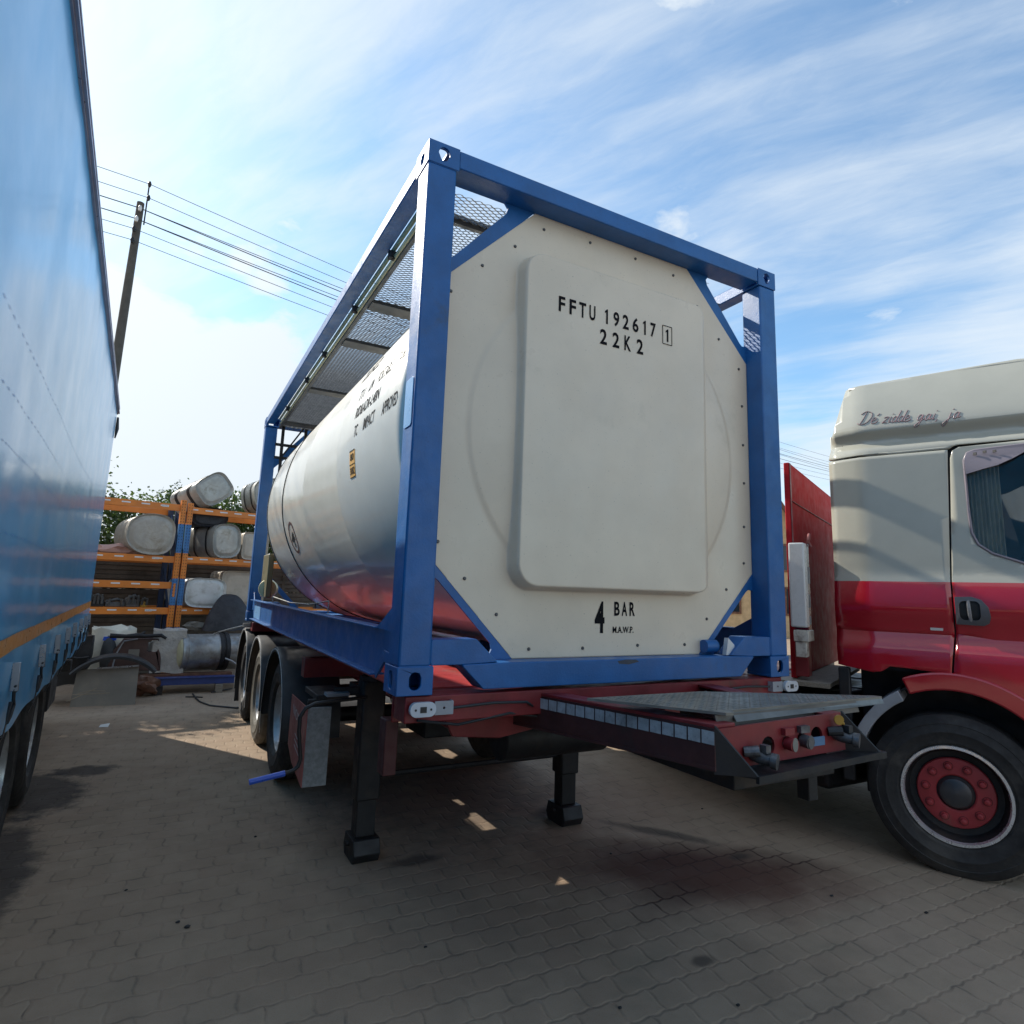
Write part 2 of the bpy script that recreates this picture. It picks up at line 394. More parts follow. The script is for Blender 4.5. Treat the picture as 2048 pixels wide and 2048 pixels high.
# ------------------------------------------------------------------ tank container
CW, CL, Z0, Z1 = 2.438, 6.058, 1.2, 3.791
tk = thing('tank_container', 'blue framed tank container with cream end panel on a red chassis', 'tank container', (1.219, 3.0, 1.2))
def casting(mb, px, py, pz, sx, sy, sz):
    """hollow corner casting, outer corner at p; s = direction inward"""
    a, b_, c = .162, .178, .118; t = .016
    top = sz < 0
    def F(u, v, d_): return (px+sx*u, py+sy*d_, pz+sz*v)
    def S(u, v, d_): return (px+sx*d_, py+sy*u, pz+sz*v)
    def T(u, v, d_): return (px+sx*u, py+sy*v, pz+sz*d_)
    if top: hf = [(.081+.030*math.cos(R_(k*22.5))*(1 if math.sin(R_(k*22.5)) < .3 else .8), .058+.037*math.sin(R_(k*22.5))) for k in range(16)]
    else: hf = rrect(.055, .022, .107, .096, .025)
    hs = rrect(.062, .030 if top else .020, .116, .088 if top else .098, .026)
    mb.plate([[(0,0),(a,0),(a,c),(0,c)], hf], 0, t, F)
    mb.plate([[(t,0),(b_,0),(b_,c),(t,c)], hs], 0, t, S)
    mb.plate([[(t,t),(a,t),(a,b_),(t,b_)], rrect(.05,.03,.112,.148,.03)], 0, t, T)
    mb.box((px+sx*t, py+sy*t, pz+sz*(c-t)), (px+sx*(a-.002), py+sy*(b_-.002), pz+sz*(c-.001)))
    if not top:
        mb.box((px+sx*(a-t), py+sy*t, pz+sz*t), (px+sx*(a-.001), py+sy*(b_-.001), pz+sz*(c-t)))
        mb.box((px+sx*t, py+sy*(b_-t), pz+sz*t), (px+sx*(a-t), py+sy*(b_-.001), pz+sz*(c-t)))
for sx, px in ((1, 0), (-1, CW)):
    for sy, py in ((1, 0), (-1, CL)):
        for sz, pz in ((1, Z0), (-1, Z1)):
            mb = MB(); casting(mb, px, py, pz, sx, sy, sz); part('corner_casting', mb, BLUE, tk, bevel=.003)
        # corner post
        mb = MB(); e = .004
        mb.box((px+sx*e, py+sy*e, Z0+.118), (px+sx*.150, py+sy*.150, Z1-.118)); part('corner_post', mb, BLUE, tk, bevel=.010, seg=3)
# side rails
for sx, px in ((1, 0), (-1, CW)):
    mb = MB(); mb.box((px+sx*.006, .178, 3.705), (px+sx*.105, CL-.178, 3.786)); part('top_side_rail', mb, BLUE, tk, bevel=.006)
    mb = MB()
    web = [(.150,1.565),(.150,1.319),(.205,1.325),(.290,1.342),(.420,1.245),(5.638,1.245),(5.768,1.342),(5.853,1.325),(5.908,1.319),(5.908,1.60),(5.70,1.455),(.385,1.455)]
    mb.plate([web], 0, .008, lambda u, v, d_: (px+sx*(.050+d_), u, v))
    mb.box((px+sx*.004, .385, 1.455), (px+sx*.075, 5.70, 1.464)); mb.box((px+sx*.004, .42, 1.236), (px+sx*.075, 5.638, 1.245))
    mb.bar((px+sx*.030, .415, 1.2445), (px+sx*.030, .290, 1.337), .052, .008, up=(1,0,0)); mb.bar((px+sx*.030, .292, 1.339), (px+sx*.030, .180, 1.328), .052, .008, up=(1,0,0))
    part('bottom_side_rail', mb, BLUE, tk, bevel=.002)
    mb = MB(); mb.plate([[(.150,1.565),(.385,1.458),(.150,1.458)]], .0, .012, lambda u, v, d_: (px+sx*(.012+d_), u, v)); part('post_gusset', mb, BLUE, tk)
LBLU = mat('light_blue_label', (.20,.42,.70), .35, var=.05)
mb = MB(); mb.box((.0475, 5.05, 1.255), (.0495, 5.60, 1.448)); lab = part('data_plate', mb, LBLU, tk)
mb = MB(); mb.plate([rrect(.022,2.37,.125,2.60,.018)], 0, .004, lambda u, v, d_: (-.001+.004-d_, u, v)); part('document_holder', mb, LBLU, tk, bevel=.001)
# end frames
for front in (True, False):
    Y = (lambda v: v) if front else (lambda v: CL-v)
    mb = MB(); mb.box((.162, Y(.004), 3.692), (CW-.162, Y(.147), 3.787)); part('top_end_rail', mb, BLUE, tk, bevel=.006)
    def fr(u, v, d_): return (u, Y(d_), v)
    mb = MB(); mb.plate([[(.300,1.313),(.405,1.212),(2.033,1.212),(2.138,1.313),(2.138,1.322),(1.93,1.327),(.508,1.327),(.300,1.322)]], .003, .128, fr); part('bottom_end_rail', mb, BLUE, tk, bevel=.005)
    for s in (0, 1):
        X = (lambda u: u) if s == 0 else (lambda u: CW-u)
        mb = MB(); mb.plate([[(X(.1500),1.321),(X(.1500),1.430),(X(.365),1.432),(X(.475),1.329),(X(.30),1.321)]], .010, .120, fr); part('rail_arm', mb, BLUE, tk, bevel=.005)
        mb = MB(); mb.plate([[(X(.150),1.835),(X(.640),1.328),(X(.478),1.328),(X(.500),1.375),(X(.492),1.402),(X(.468),1.425),(X(.210),1.690),(X(.185),1.706),(X(.150),1.700)]], .129, .141, fr); part('corner_gusset', mb, BLUE, tk)
        mb = MB(); mb.plate([[(X(.150),3.140),(X(.660),3.691),(X(.480),3.691),(X(.500),3.665),(X(.490),3.63),(X(.205),3.300),(X(.185),3.285),(X(.150),3.290)]], .129, .141, fr); part('corner_gusset', mb, BLUE, tk)
# rear bracing, ladder frame
mb = MB()
for z in (3.25, 3.42): mb.bar((.12, 5.75, z), (.50, 5.75, z), .04, .03)
mb.bar((.20,5.75,3.0),(.20,5.75,3.7),.035,.035); mb.bar((.48,5.75,3.0),(.48,5.75,3.7),.035,.035); mb.bar((.20,5.73,3.25),(.45,5.73,3.68),.03,.02)
part('ladder_bracket', mb, BLKST, tk)
# end panel: octagonal gelcoat sheet with dome and raised rectangle
def ss(a, b, x): t = min(max((x-a)/(b-a), 0), 1); return t*t*(3-2*t)
PY = .1275
def ph(x, z):
    r = math.hypot(x-1.219, z-2.475)/.905
    dome = .006+.055*(1-r*r) if r < 1.012 else 0
    dome = max(dome,0)*ss(1.012, .97, r)*ss(1.60, 1.80, z)*(.35+.65*ss(3.35,3.0,z))
    if r < 1.0: dome = max(dome, .0)
    hx, hz, rc = .645, .88, .12; cx, cz = 1.219, 2.545
    qx = abs(x-cx)-(hx-rc); qz = abs(z-cz)-(hz-rc)
    sd = math.hypot(max(qx,0), max(qz,0))+min(max(qx,qz),0)-rc
    top = .088*ss(.008, -.013, sd)
    if z > cz: top *= 1
    k = .006
    if x > cx: top *= ss(1.90, 1.80, x)*.55+.45 if sd < 0 else 1
    hgt = max(dome, top)
    return hgt
bm = bmesh.new(); nx, nz = 330, 366
gx = [(.152+(2.286-.152)*i/nx) for i in range(nx+1)]; gz = [1.328+(3.691-1.328)*j/nz for j in range(nz+1)]
vv = [[bm.verts.new((x, PY-ph(x, z), z)) for z in gz] for x in gx]
for i in range(nx):
    for j in range(nz): bm.faces.new((vv[i][j], vv[i+1][j], vv[i+1][j+1], vv[i][j+1]))
for (p, nrm) in (((.155,0,1.80),(-1,0,-.965)), ((.155,0,3.17),(-1,0,.98)), ((2.283,0,1.80),(1,0,-.965)), ((2.283,0,3.17),(1,0,.98))):
    bmesh.ops.bisect_plane(bm, geom=bm.verts[:]+bm.edges[:]+bm.faces[:], plane_co=p, plane_no=nrm, clear_outer=True)
me = bpy.data.meshes.new('end_panel'); bm.to_mesh(me); bm.free(); me.materials.append(PANEL)
me.polygons.foreach_set('use_smooth', [True]*len(me.polygons))
pan = part('end_panel', me, None, tk)
sm = pan.modifiers.new('s', 'SOLIDIFY'); sm.thickness = .006; sm.offset = 1 if False else -1
PB = [(.492,78),(.688,135)]
bolts = [(0.68,3.56),(0.98,3.58),(1.3,3.58),(1.59,3.56),(1.78,3.41),(1.96,3.24),(2.13,3.08),(2.15,2.84),(2.15,2.59),(2.15,2.35),(2.14,2.08),(2.13,1.86),(1.98,1.7),(1.82,1.53),(1.65,1.39),(1.32,1.39),(0.97,1.38),(0.66,1.38),(0.48,1.54),(0.31,1.7),(0.17,1.86),(0.51,3.41),(0.33,3.25),(0.17,3.07)]
BOLT = mat('dull_bolt', (.12,.12,.12), .5, metal=.6)
bme = None
for x, z in bolts:
    x = -.866+(x+.866)*1.028; z = 1.642+(z-1.642)*1.028; z = min(z, 3.655)
    if bme is None:
        q = MB().lathe([(0,0.0001),(0,.006),(.004,.0085),(.007,.0085)], 12, Matrix(((0,1,0,0),(1,0,0,0),(0,0,1,0),(0,0,0,1)))); bme = q.mesh('bolt', BOLT, 40)
    part('bolt', bme, None, tk, loc=(x, PY-.007-ph(x, z), z))
def ptxt(body, x0, x1, z0, z1, **k):
    if body == '1':
        mb = MB(); P_ = [(.42,0),(.86,0),(.86,1),(.60,1),(.10,.84),(.10,.71),(.42,.80)]
        mb.add([(x0+a*(x1-x0), PY-ph(x0, z0)-.0022, z0+b*(z1-z0)) for a, b in P_], [(0,1,2,6),(2,3,4,5,6)]); return mb
    mb = MB(); letters(mb, body, x1-x0, z1-z0, lambda a, b: (x0+a, PY-ph(x0+a, z0+b)-.0022, z0+b), **k); return mb
TXT = [('F',.775,.815,3.118,3.204),('F',.843,.884,3.118,3.204),('T',.905,.950,3.118,3.204),('U',.972,1.012,3.118,3.204),
       ('1',1.074,1.100,3.122,3.208),('9',1.135,1.175,3.122,3.208),('2',1.200,1.242,3.122,3.208),('6',1.270,1.312,3.122,3.208),('1',1.343,1.369,3.122,3.208),('7',1.400,1.440,3.122,3.208),('1',1.513,1.539,3.118,3.196)]
mb = MB()
for c, a, b, z0, z1 in TXT: v2 = ptxt(c, a, b, z0, z1, off=.022); mb.add(v2.v, v2.f)
for (a, b) in (((1.492,3.102),(1.562,3.102)), ((1.492,3.214),(1.562,3.214))): mb.box((a[0], PY-.0915, a[1]-.0015), (b[0], PY-.0895, a[1]+.0015))
for x in (1.492, 1.562): mb.box((x-.0015, PY-.0915, 3.1035), (x+.0015, PY-.0895, 3.2125))
part('number_lettering', mb, BLACKP, tk); mb = MB()
for c, a in (('2',1.045),('2',1.130),('K',1.212),('2',1.300)):
    v2 = ptxt(c, a, a+.046, 2.998, 3.086, off=.022); mb.add(v2.v, v2.f)
part('number_lettering', mb, BLACKP, tk)
mb = MB()
v2 = ptxt('4', 1.095, 1.158, 1.448, 1.612, off=.03); mb.add(v2.v, v2.f)
for c, a in (('B',1.222),('A',1.272),('R',1.325)): v2 = ptxt(c, a, a+.036, 1.538, 1.612, off=.025); mb.add(v2.v, v2.f)
v2 = ptxt('M.A.W.P.', 1.212, 1.352, 1.448, 1.482, off=.02); mb.add(v2.v, v2.f)
part('pressure_lettering', mb, BLACKP, tk)
# shell
TX, TZ, TR = 1.219, 2.505, 1.205
def MXY(loc):  # lathe axis x -> world y
    m = Matrix(((0,-1,0,0),(1,0,0,0),(0,0,1,0),(0,0,0,1))); m.translation = Vector(loc); return m
prof = [(.175,.0001),(.18,.80),(.20,1.05),(.225,1.15),(.26,1.192),(.30,TR)]
seams = (1.55, 2.75)
yy = .56
for sy_ in seams: prof += [(sy_-.02,TR),(sy_-.002,TR+.0015),(sy_,TR-.0005)]
prof += [(3.86,TR),(3.865,TR+.006),(3.90,TR+.006),(3.905,TR),(4.95,TR),(4.955,TR+.005),(4.985,TR+.005),(4.99,TR-.002),(5.10,TR-.012),(5.28,1.14),(5.45,1.02),(5.60,.84),(5.70,.60),(5.76,.3),(5.78,.0001)]
mb = MB().lathe(prof, 288, MXY((TX,0,TZ))); shell = part('tank_shell', mb, TANK, tk, smooth=40)
mb = MB()
for y in (3.86, 4.955): mb.lathe([(y-.004,TR-.01),(y-.004,TR+.0075),(y+.004,TR+.0075),(y+.004,TR-.01)], 96, MXY((TX,0,TZ)))
part('cladding_band', mb, BLKST, tk)
def cylpt(y, th, r=TR+.0025): return (TX-r*math.cos(R_(th)), y, TZ+r*math.sin(R_(th)))
def ctxt(mb, body, yfar, ynear, th0, th1, **k):
    letters(mb, body, 1., 1., lambda a, b: cylpt(yfar+(ynear-yfar)*a, th0+(th1-th0)*b, TR+.0016), **k)
mb = MB()
ctxt(mb, 'FFTU 192617', 1.62, .32, 32.5, 37.5, off=.02); ctxt(mb, '22K2', 1.50, 1.10, 24.5, 29.5, off=.02)
ctxt(mb, 'T11', 1.25, 1.12, 14.2, 18.0, off=.02); ctxt(mb, 'UN', 1.02, .93, 14.2, 18.0, off=.02); ctxt(mb, 'PORTABLE', .84, .56, 14.2, 18., off=.01); ctxt(mb, 'TANK', .47, .34, 14.2, 18., off=.01)
ctxt(mb, 'RID&ADR-L4BN', 1.19, .68, 7.8, 11.4, off=.01)
ctxt(mb, 'TC', 1.14, 1.06, 1.7, 5.2, off=.01); ctxt(mb, 'IMPACT', .93, .70, 1.7, 5.2, off=.01); ctxt(mb, 'APPROVED', .56, .30, 1.7, 5.2, off=.01)
part('shell_lettering', mb, BLACKP, tk)
mb = MB(); mb.grid(4, 8, lambda a, b: cylpt(1.20-.12*a, -9.8+7.6*b, TR+.0025)); pl = part('un_placard', mb, PLACO, tk)
mb = MB()
for i in (0, 1):
    for j in (0, 1): mb.grid(2, 2, lambda a, b: cylpt(1.195-.11*a, (-9.6 if j == 0 else -5.7)+3.3*b, TR+.0035))
mb2 = MB()
letters(mb2, '80', 1., 1., lambda a, b: cylpt(1.18-.08*a, -5.0+2.1*b, TR+.004), off=.02); letters(mb2, '3082', 1., 1., lambda a, b: cylpt(1.19-.10*a, -9.0+2.1*b, TR+.004), off=.02)
for k in ((-2.25,-1.95), (-9.95,-9.7), (-6.2,-6.0)): mb2.grid(3, 1, lambda a, b: cylpt(1.20-.12*a, k[0]+(k[1]-k[0])*b, TR+.0042))
part('placard_figures', mb2, BLACKP, pl)
mb = MB()
for k in range(48):
    a0, a1 = 2*math.pi*k/48, 2*math.pi*(k+1)/48
    q = []
    for a, r in ((a0,.155),(a1,.155),(a1,.128),(a0,.128)): q.append(cylpt(3.52-r*math.cos(a), -20.5+math.degrees(r*math.sin(a)/TR)*1., TR+.003))
    mb.add(q, [(0,1,2,3)])
part('round_mark', mb, mat('mark_brown', (.10,.035,.03), .5), tk)
mb = MB()
for pts in ([(-.09,-.02),(.05,.06),(.06,.03),(-.07,-.05)], [(-.02,-.09),(.0,.02),(.04,.02),(.02,-.09)], [(.03,.02),(.07,.01),(.08,-.02),(.03,-.02)]):
    mb.add([cylpt(3.52-a, -20.5+math.degrees(b/TR), TR+.003) for a, b in pts], [(0,1,2,3)])
part('mark_emblem', mb, BLACKP, tk)
# walkway gratings: real expanded metal strands
def grating(mb, x0, x1, y0, y1, z, step=.021, cell=.056):
    n = int((x1-x0)/(cell/4)); y = y0; row = 0
    while y < y1:
        vs = []; fs = []
        for i in range(n+1):
            x = x0+(x1-x0)*i/n; ph_ = (i+(2 if row % 2 else 0)) % 4
            dy = (0, 0, step*.5, step*.5)[ph_]
            vs += [(x, y+dy-.008, z-.005), (x, y+dy+.010, z+.007)]
        for i in range(n): fs.append((2*i, 2*i+2, 2*i+3, 2*i+1))
        mb.add(vs, fs); y += step*.72; row += 1
for (a, b, c, e) in ((.170,.625,.36,5.78), (1.80,2.16,.36,5.78)):
    mb = MB(); grating(mb, a, b, c, e, 3.668); part('walkway_grating', mb, DARKG, tk, solid=.002)
mb = MB(); grating(mb, .17, 1.98, .150, .355, 3.662); part('walkway_grating', mb, GALV, tk, solid=.002)
mb = MB()
for x in (.160, .625): mb.box((x-.012, .36, 3.64), (x+.012, 5.78, 3.685))
for y in (1.62, 2.42, 3.90, 5.46): mb.box((.172, y-.07, 3.630), (.613, y+.07, 3.655))
for x in (1.80, 2.16): mb.box((x-.012, .36, 3.64), (x+.012, 5.78, 3.685))
for y in (.72, 1.6, 2.9, 4.4): mb.box((1.812, y-.03, 3.640), (2.148, y+.03, 3.655))
mb.box((.17,.357,3.635),(2.30,.385,3.690))
part('walkway_frame', mb, mat('dull_walkway_frame', (.13,.13,.13), .5, metal=.4), tk)
mb = MB()
for x, z in ((.128, 3.715), (.142, 3.668)): mb.tube([(x, .3, z), (x, 2.0, z), (x, 4., z), (x, 5.6, z)], .015, 8)
part('handrail', mb, BRASS, tk, smooth=60)
mb = MB()
for y in (.95, 1.84, 2.9, 3.72, 4.9): mb.box((.10, y-.02, 3.655), (.16, y+.02, 3.70)); mb.box((.122,y-.012,3.652),(.136,y+.012,3.725))
part('rail_bracket', mb, BLKST, tk)
mb = MB(); mb.tube([(.11,1.9,1.46),(.11,1.9,1.545),(.11,2.6,1.50),(.11,3.5,1.49),(.11,4.6,1.52)], .005, 6); mb.tube([(.11,4.6,1.46),(.11,4.6,1.53)], .006, 6); mb.tube([(.11,3.1,1.46),(.11,3.1,1.50)], .008, 6)
part('earth_cable', mb, GALV, tk)
# valve cover and hose end at the rear foot of the tank
mb = MB(); mb.lathe([(0,.0001),(0,.10),(.03,.11),(.06,.10),(.10,.10),(.14,.07),(.2,.07)], 24, Matrix.Translation((.14,5.35,1.60))@Matrix.Rotation(R_(70),4,'Z')); part('outlet_cap', mb, BRASS, tk, smooth=40)
mb = MB(); mb.box((.10,5.15,1.50),(.16,5.65,2.0)); part('valve_box', mb, mat('olive_paint', (.16,.14,.07), .5), tk, bevel=.01)
# tunnel underside and outrigger
mb = MB(); mb.box((.62,.128,1.25),(.70,4.2,1.325)); mb.box((1.74,.128,1.25),(1.82,4.2,1.325)); mb.box((.62,1.2,1.26),(1.82,1.3,1.32)); mb.box((.10,5.5,1.2),(2.33,5.9,1.30)); part('tunnel_frame', mb, BLUE, tk)
mb = MB(); mb.tube([(1.84,.10,1.375),(1.93,.10,1.375)], .036, 16); part('drain_stub', mb, BLUE, tk, smooth=50)
mb = MB(); mb.plate([[(1.945,1.330),(2.005,1.330),(2.012,1.385),(1.965,1.425)]], .03, .06, lambda u,v,d_:(u,d_,v)); part('white_tab', mb, WHITEP, tk)

UP = []  # extents of added sun-blocking strips; the gaps leave small sun spots
for a, b in ((.25,2.10),(2.19,3.02),(3.38,3.57),(3.71,4.62),(4.74,5.5)):
    UP.append((a, b))

# weld beads and scuffs where posts and rails meet
SCUF = mat('scuffed_patch', (.055,.06,.075), .6, var=.3)
for x in (0.15, CW-.15):
    mb = MB(); mb.tube([(x, .010, 1.33), (x, .010, 1.42)], .0035, 6); part('weld_bead', mb, BLUE, tk)
mb = MB(); mb.tube([(.006,.006,1.3185),(.158,.006,1.3185)], .0035, 6); part('weld_bead', mb, BLUE, tk)
mb = MB(); mb.tube([(.006,.006,3.6725),(.158,.006,3.6725)], .0030, 6); part('weld_bead', mb, BLUE, tk)
mb = MB(); mb.add([(x, .0022, z) for x, z in ((1.15,1.318),(1.20,1.325),(1.27,1.323),(1.29,1.312),(1.22,1.300),(1.16,1.305))], [(0,1,2,3,4,5)]); part('scuff_mark', mb, SCUF, tk)
# ------------------------------------------------------------------ wheels
def tyre_mb(R, w_, rim, seg=72):
    h = w_/2; p = [(-h*.80, rim-.004), (-h*.97, rim+.02), (-h*.975, rim+.024), (-h*.985, rim+.026), (-h*1.02, rim+(R-rim)*.42), (-h*1.035, rim+(R-rim)*.44), (-h*1.035, rim+(R-rim)*.47), (-h*1.02, rim+(R-rim)*.49), (-h*.985, rim+(R-rim)*.70), (-h*1.0, rim+(R-rim)*.72), (-h*.98, rim+(R-rim)*.76), (-h*.86, R-.012), (-h*.80, R-.002)]
    g0 = [-h*.52, -h*.18, h*.18, h*.52]
    q = []
    for x in g0: q += [(x-.006, R+.0), (x-.005, R-.012), (x+.005, R-.012), (x+.006, R+.0)]
    p = p+q+[(-a, r) for a, r in reversed(p)]
    return MB().lathe(p, seg)
def rim_mb(R, w_, depth=.12, seg=64):
    h = w_/2*.80
    return MB().lathe([(-h, R+.001), (-h-.006, R-.002), (-h-.004, R-.014), (-h+.012, R-.020), (-h+.03, R-.030), (-h+depth, R-.045), (-h+depth+.004, R*.60), (-h+depth-.035, R*.52), (-h+depth-.04, R*.40), (-h+depth-.04,R*.395)], seg)
def hub_mb(R, w_, depth=.12, seg=32):
    h = w_/2*.80
    m = MB().lathe([(-h+depth-.038, R*.42), (-h+depth-.06, R*.38), (-h+depth-.10, R*.34), (-h+depth-.115, R*.20), (-h+depth-.12, .0001)], seg)
    return m
def nuts_mb(R, w_, depth, rr, n=10, r=.014, ln=.03):
    h = w_/2*.80; m = MB()
    for k in range(n):
        a = 2*math.pi*(k+.3)/n; m.lathe([(-h+depth-.034, r), (-h+depth-.034-ln, r*.9), (-h+depth-.038-ln, .0001)], 6, Matrix.Translation((0, rr*math.cos(a), rr*math.sin(a))))
    return m
def wheel(parent, loc, R=.5, w_=.36, rim=.286, name='wheel', tm=None, rmat=None, depth=.13):
    wh = part(name, hub_mb(rim, w_, depth), BLKST, parent, smooth=35)
    wh.matrix_parent_inverse = wm(parent).inverted(); wh.location = loc
    part('tyre', tyre_mb(R, w_, rim), tm or RUB, wh, smooth=30, local=True)
    part('rim', rim_mb(rim, w_, depth), rmat or RIMS, wh, smooth=35, local=True)
    for k in range(10):
        a = 2*math.pi*(k+.3)/10; n_ = part('wheel_nut', NUT, None, wh, local=True); n_.location = (-w_/2*.80+depth-.034, rim*.58*math.cos(a), rim*.58*math.sin(a))
    return wh
NUT = MB().lathe([(0, .015), (-.03, .0135), (-.034, .0001)], 6).mesh('wheel_nut', BLKST)
def mirror_x(o, cx):  # turn a part copied for the other side
    o.rotation_euler = (0, 0, math.pi)
# ------------------------------------------------------------------ container chassis
ch = thing('container_chassis', 'red three axle container trailer chassis standing on its landing legs', 'trailer', (1.219, 3.5, 0))
WY = (3.40, 4.76, 6.10)
def guard(w_, R, a0, a1):
    m = MB(); m.lathe([(0,R-.035),(0,R),(.012,R+.006),(w_,R+.006),(w_,R-.004),(.01,R-.006),(.01,R-.035)], 40, None, a0, a1); return m
for i, y in enumerate(WY):
    tmn = RUBO if i == 1 else RUB
    wl = wheel(ch, (.235, y, .50), tm=tmn); wl.rotation_euler = (R_(20*i), 0, 0)
    wr = copy_tree(wl); wr.location = (2.20, y, .50); wr.rotation_euler = (0, 0, math.pi)
    for x, s in ((.0, 1), (2.438, -1)):
        gd = part('mudguard', guard(.46, .605, -6, 186), BLKPL, ch, smooth=40)
        gd.matrix_parent_inverse = wm(ch).inverted(); gd.location = (x+.012*s, y, .495)
        if s < 0: gd.rotation_euler = (0, 0, math.pi)
        e = MB().lathe([(-.003,.586),(-.003,.597),(.0,.597),(.0,.586)], 48, None, -22, 186)
        ed = part('guard_edge', e, WHITEP, gd, local=True)
    mb = MB(); mb.tube([(.45, y, .5), (1.99, y, .5)], .065, 16); part('axle', mb, BLKST, ch, smooth=40)
# main frame
mb = MB()
for x in (.80, 1.64):
    mb.box((x-.07, .95, 1.12), (x+.07, 6.9, 1.135)); mb.box((x-.07, 1.1, .80), (x+.07, 6.9, .815)); mb.box((x-.005, .95, .80), (x+.005, 6.9, 1.13))
for y in (1.3, 2.2, 3.1, 4.1, 5.1, 6.2): mb.box((.80, y, .85), (1.64, y+.08, 1.08))
part('main_beam', mb, REDC, ch, bevel=.003)
mb = MB()
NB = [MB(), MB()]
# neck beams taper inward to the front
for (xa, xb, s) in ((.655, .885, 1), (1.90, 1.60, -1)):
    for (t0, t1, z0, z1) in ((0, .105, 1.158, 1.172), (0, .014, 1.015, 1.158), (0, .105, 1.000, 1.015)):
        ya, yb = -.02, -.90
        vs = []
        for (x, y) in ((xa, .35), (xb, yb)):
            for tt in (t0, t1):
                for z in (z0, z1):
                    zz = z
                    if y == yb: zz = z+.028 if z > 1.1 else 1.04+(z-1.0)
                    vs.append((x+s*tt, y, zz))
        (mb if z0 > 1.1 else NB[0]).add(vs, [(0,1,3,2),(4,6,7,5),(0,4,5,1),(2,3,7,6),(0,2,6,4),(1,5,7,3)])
mb.box((.66, .36, .93), (.78, 1.2, 1.17)); mb.box((1.78,.36,.93),(1.90,1.2,1.17))
part('neck_beam', mb, REDC, ch, bevel=.003)
part('neck_web', NB[0], mat('shaded_dark_red', (.050,.014,.014), .6, var=.3, dust=.3, dcol=(.03,.025,.025)), ch, bevel=.002)  # web coloured dark to stand for the shade below the tape
mb = MB(); mb.box((.05, .02, 1.085), (2.39, .17, 1.195)); mb.box((.05,.19,1.06),(2.39,.20,1.195)); part('front_bolster', mb, REDC, ch, bevel=.008)
mb = MB(); mb.plate([[(.30,1.08),(.95,1.08),(.90,.99),(.60,.945),(.36,.97)]], .22, .24, lambda u,v,d_:(u,d_,v));  mb.box((.20,.55,1.10),(.55,.62,1.17)); part('bolster_bracket', mb, REDC, ch, bevel=.004)
mb = MB(); mb.box((.045,.25,.82),(.105,.34,1.06)); part('side_bracket', mb, mat('dark_bracket_red', (.06,.012,.012), .6), ch, bevel=.004)  # bracket in a darker red than the frame
mb = MB(); mb.box((.06, 2.30, .98), (2.38, 2.42, 1.12)); part('cross_bolster', mb, REDC, ch, bevel=.006); mb = MB(); mb.box((.06, 5.75, 1.08), (2.38, 6.0, 1.185)); part('cross_bolster', mb, REDC, ch, bevel=.006)
STRIPR = mat('red_bounce_strip', (.42,.035,.030), .5, var=.15, dust=.15, dcol=(.25,.10,.08))
for a, b in UP:
    mb = MB(); mb.box((.10,a,1.186),(.72,b,1.192)); part('light_shaping_strip', mb, STRIPR, ch)  # added under the container to stop the sun except at the gaps
mb = MB(); mb.box((1.0,.4,1.16),(2.3,5.5,1.168)); part('light_shaping_strip', mb, STRIPR, ch)  # wide strip added so the tank belly reflects red
mb = MB(); mb.plate([[(2.15,1.10),(2.38,1.12),(2.40,1.02),(2.22,.86),(2.08,.92)], circ(2.27,1.03,.035,10)], .56,.62, lambda u,v,d_:(d_,u,v)); part('twist_lock', mb, REDC, ch, bevel=.004)
# front head: back plate, side cheeks, skid lip
mb = MB(); mb.plate([[(.90,1.185),(1.585,1.20),(1.69,1.055),(1.01,1.045)], circ(1.155,1.105,.036,12), circ(1.255,1.11,.022,12), circ(1.345,1.115,.026,12), circ(1.435,1.12,.036,12)], -.905,-.895, lambda u,v,d_:(u,d_,v)); part('head_plate', mb, REDC, ch)
mb = MB()
mb.add([(.885,-.90,1.195),(.885,-.895,1.03),(1.005,-.985,1.030),(.893,-.90,1.195),(.893,-.895,1.03),(1.013,-.985,1.030)], [(0,1,2),(5,4,3),(0,2,5,3),(0,3,4,1),(1,4,5,2)])
mb.add([(1.600,-.90,1.205),(1.600,-.895,1.05),(1.715,-.985,1.050),(1.608,-.90,1.205),(1.608,-.895,1.05),(1.723,-.985,1.050)], [(0,1,2),(5,4,3),(0,2,5,3),(0,3,4,1),(1,4,5,2)])
mb.add([(.90,-.80,1.030),(1.60,-.80,1.050),(1.718,-.985,1.050),(1.008,-.985,1.030),(.90,-.80,1.022),(1.60,-.80,1.042),(1.718,-.985,1.042),(1.008,-.985,1.022)],[(0,1,2,3),(7,6,5,4),(0,3,7,4),(3,2,6,7),(2,1,5,6)])
mb.add([(1.004,-.990,1.033),(1.722,-.990,1.053),(1.722,-.990,1.028),(1.004,-.990,1.008),(1.004,-.975,1.033),(1.722,-.975,1.053),(1.722,-.975,1.028),(1.004,-.975,1.008)],[(0,1,2,3),(4,7,6,5),(0,4,5,1),(3,2,6,7),(0,3,7,4),(1,5,6,2)])
part('head_tray', mb, BLKST, ch)
mb = MB(); mb.box((1.02,-.86,.95),(1.60,.1,1.01)); mb.box((1.62,-.72,.80),(1.68,-.66,1.0)); mb.box((1.55,-.9,.99),(1.9,-.80,1.02)); part('kingpin_plate', mb, BLKST, ch, bevel=.004)
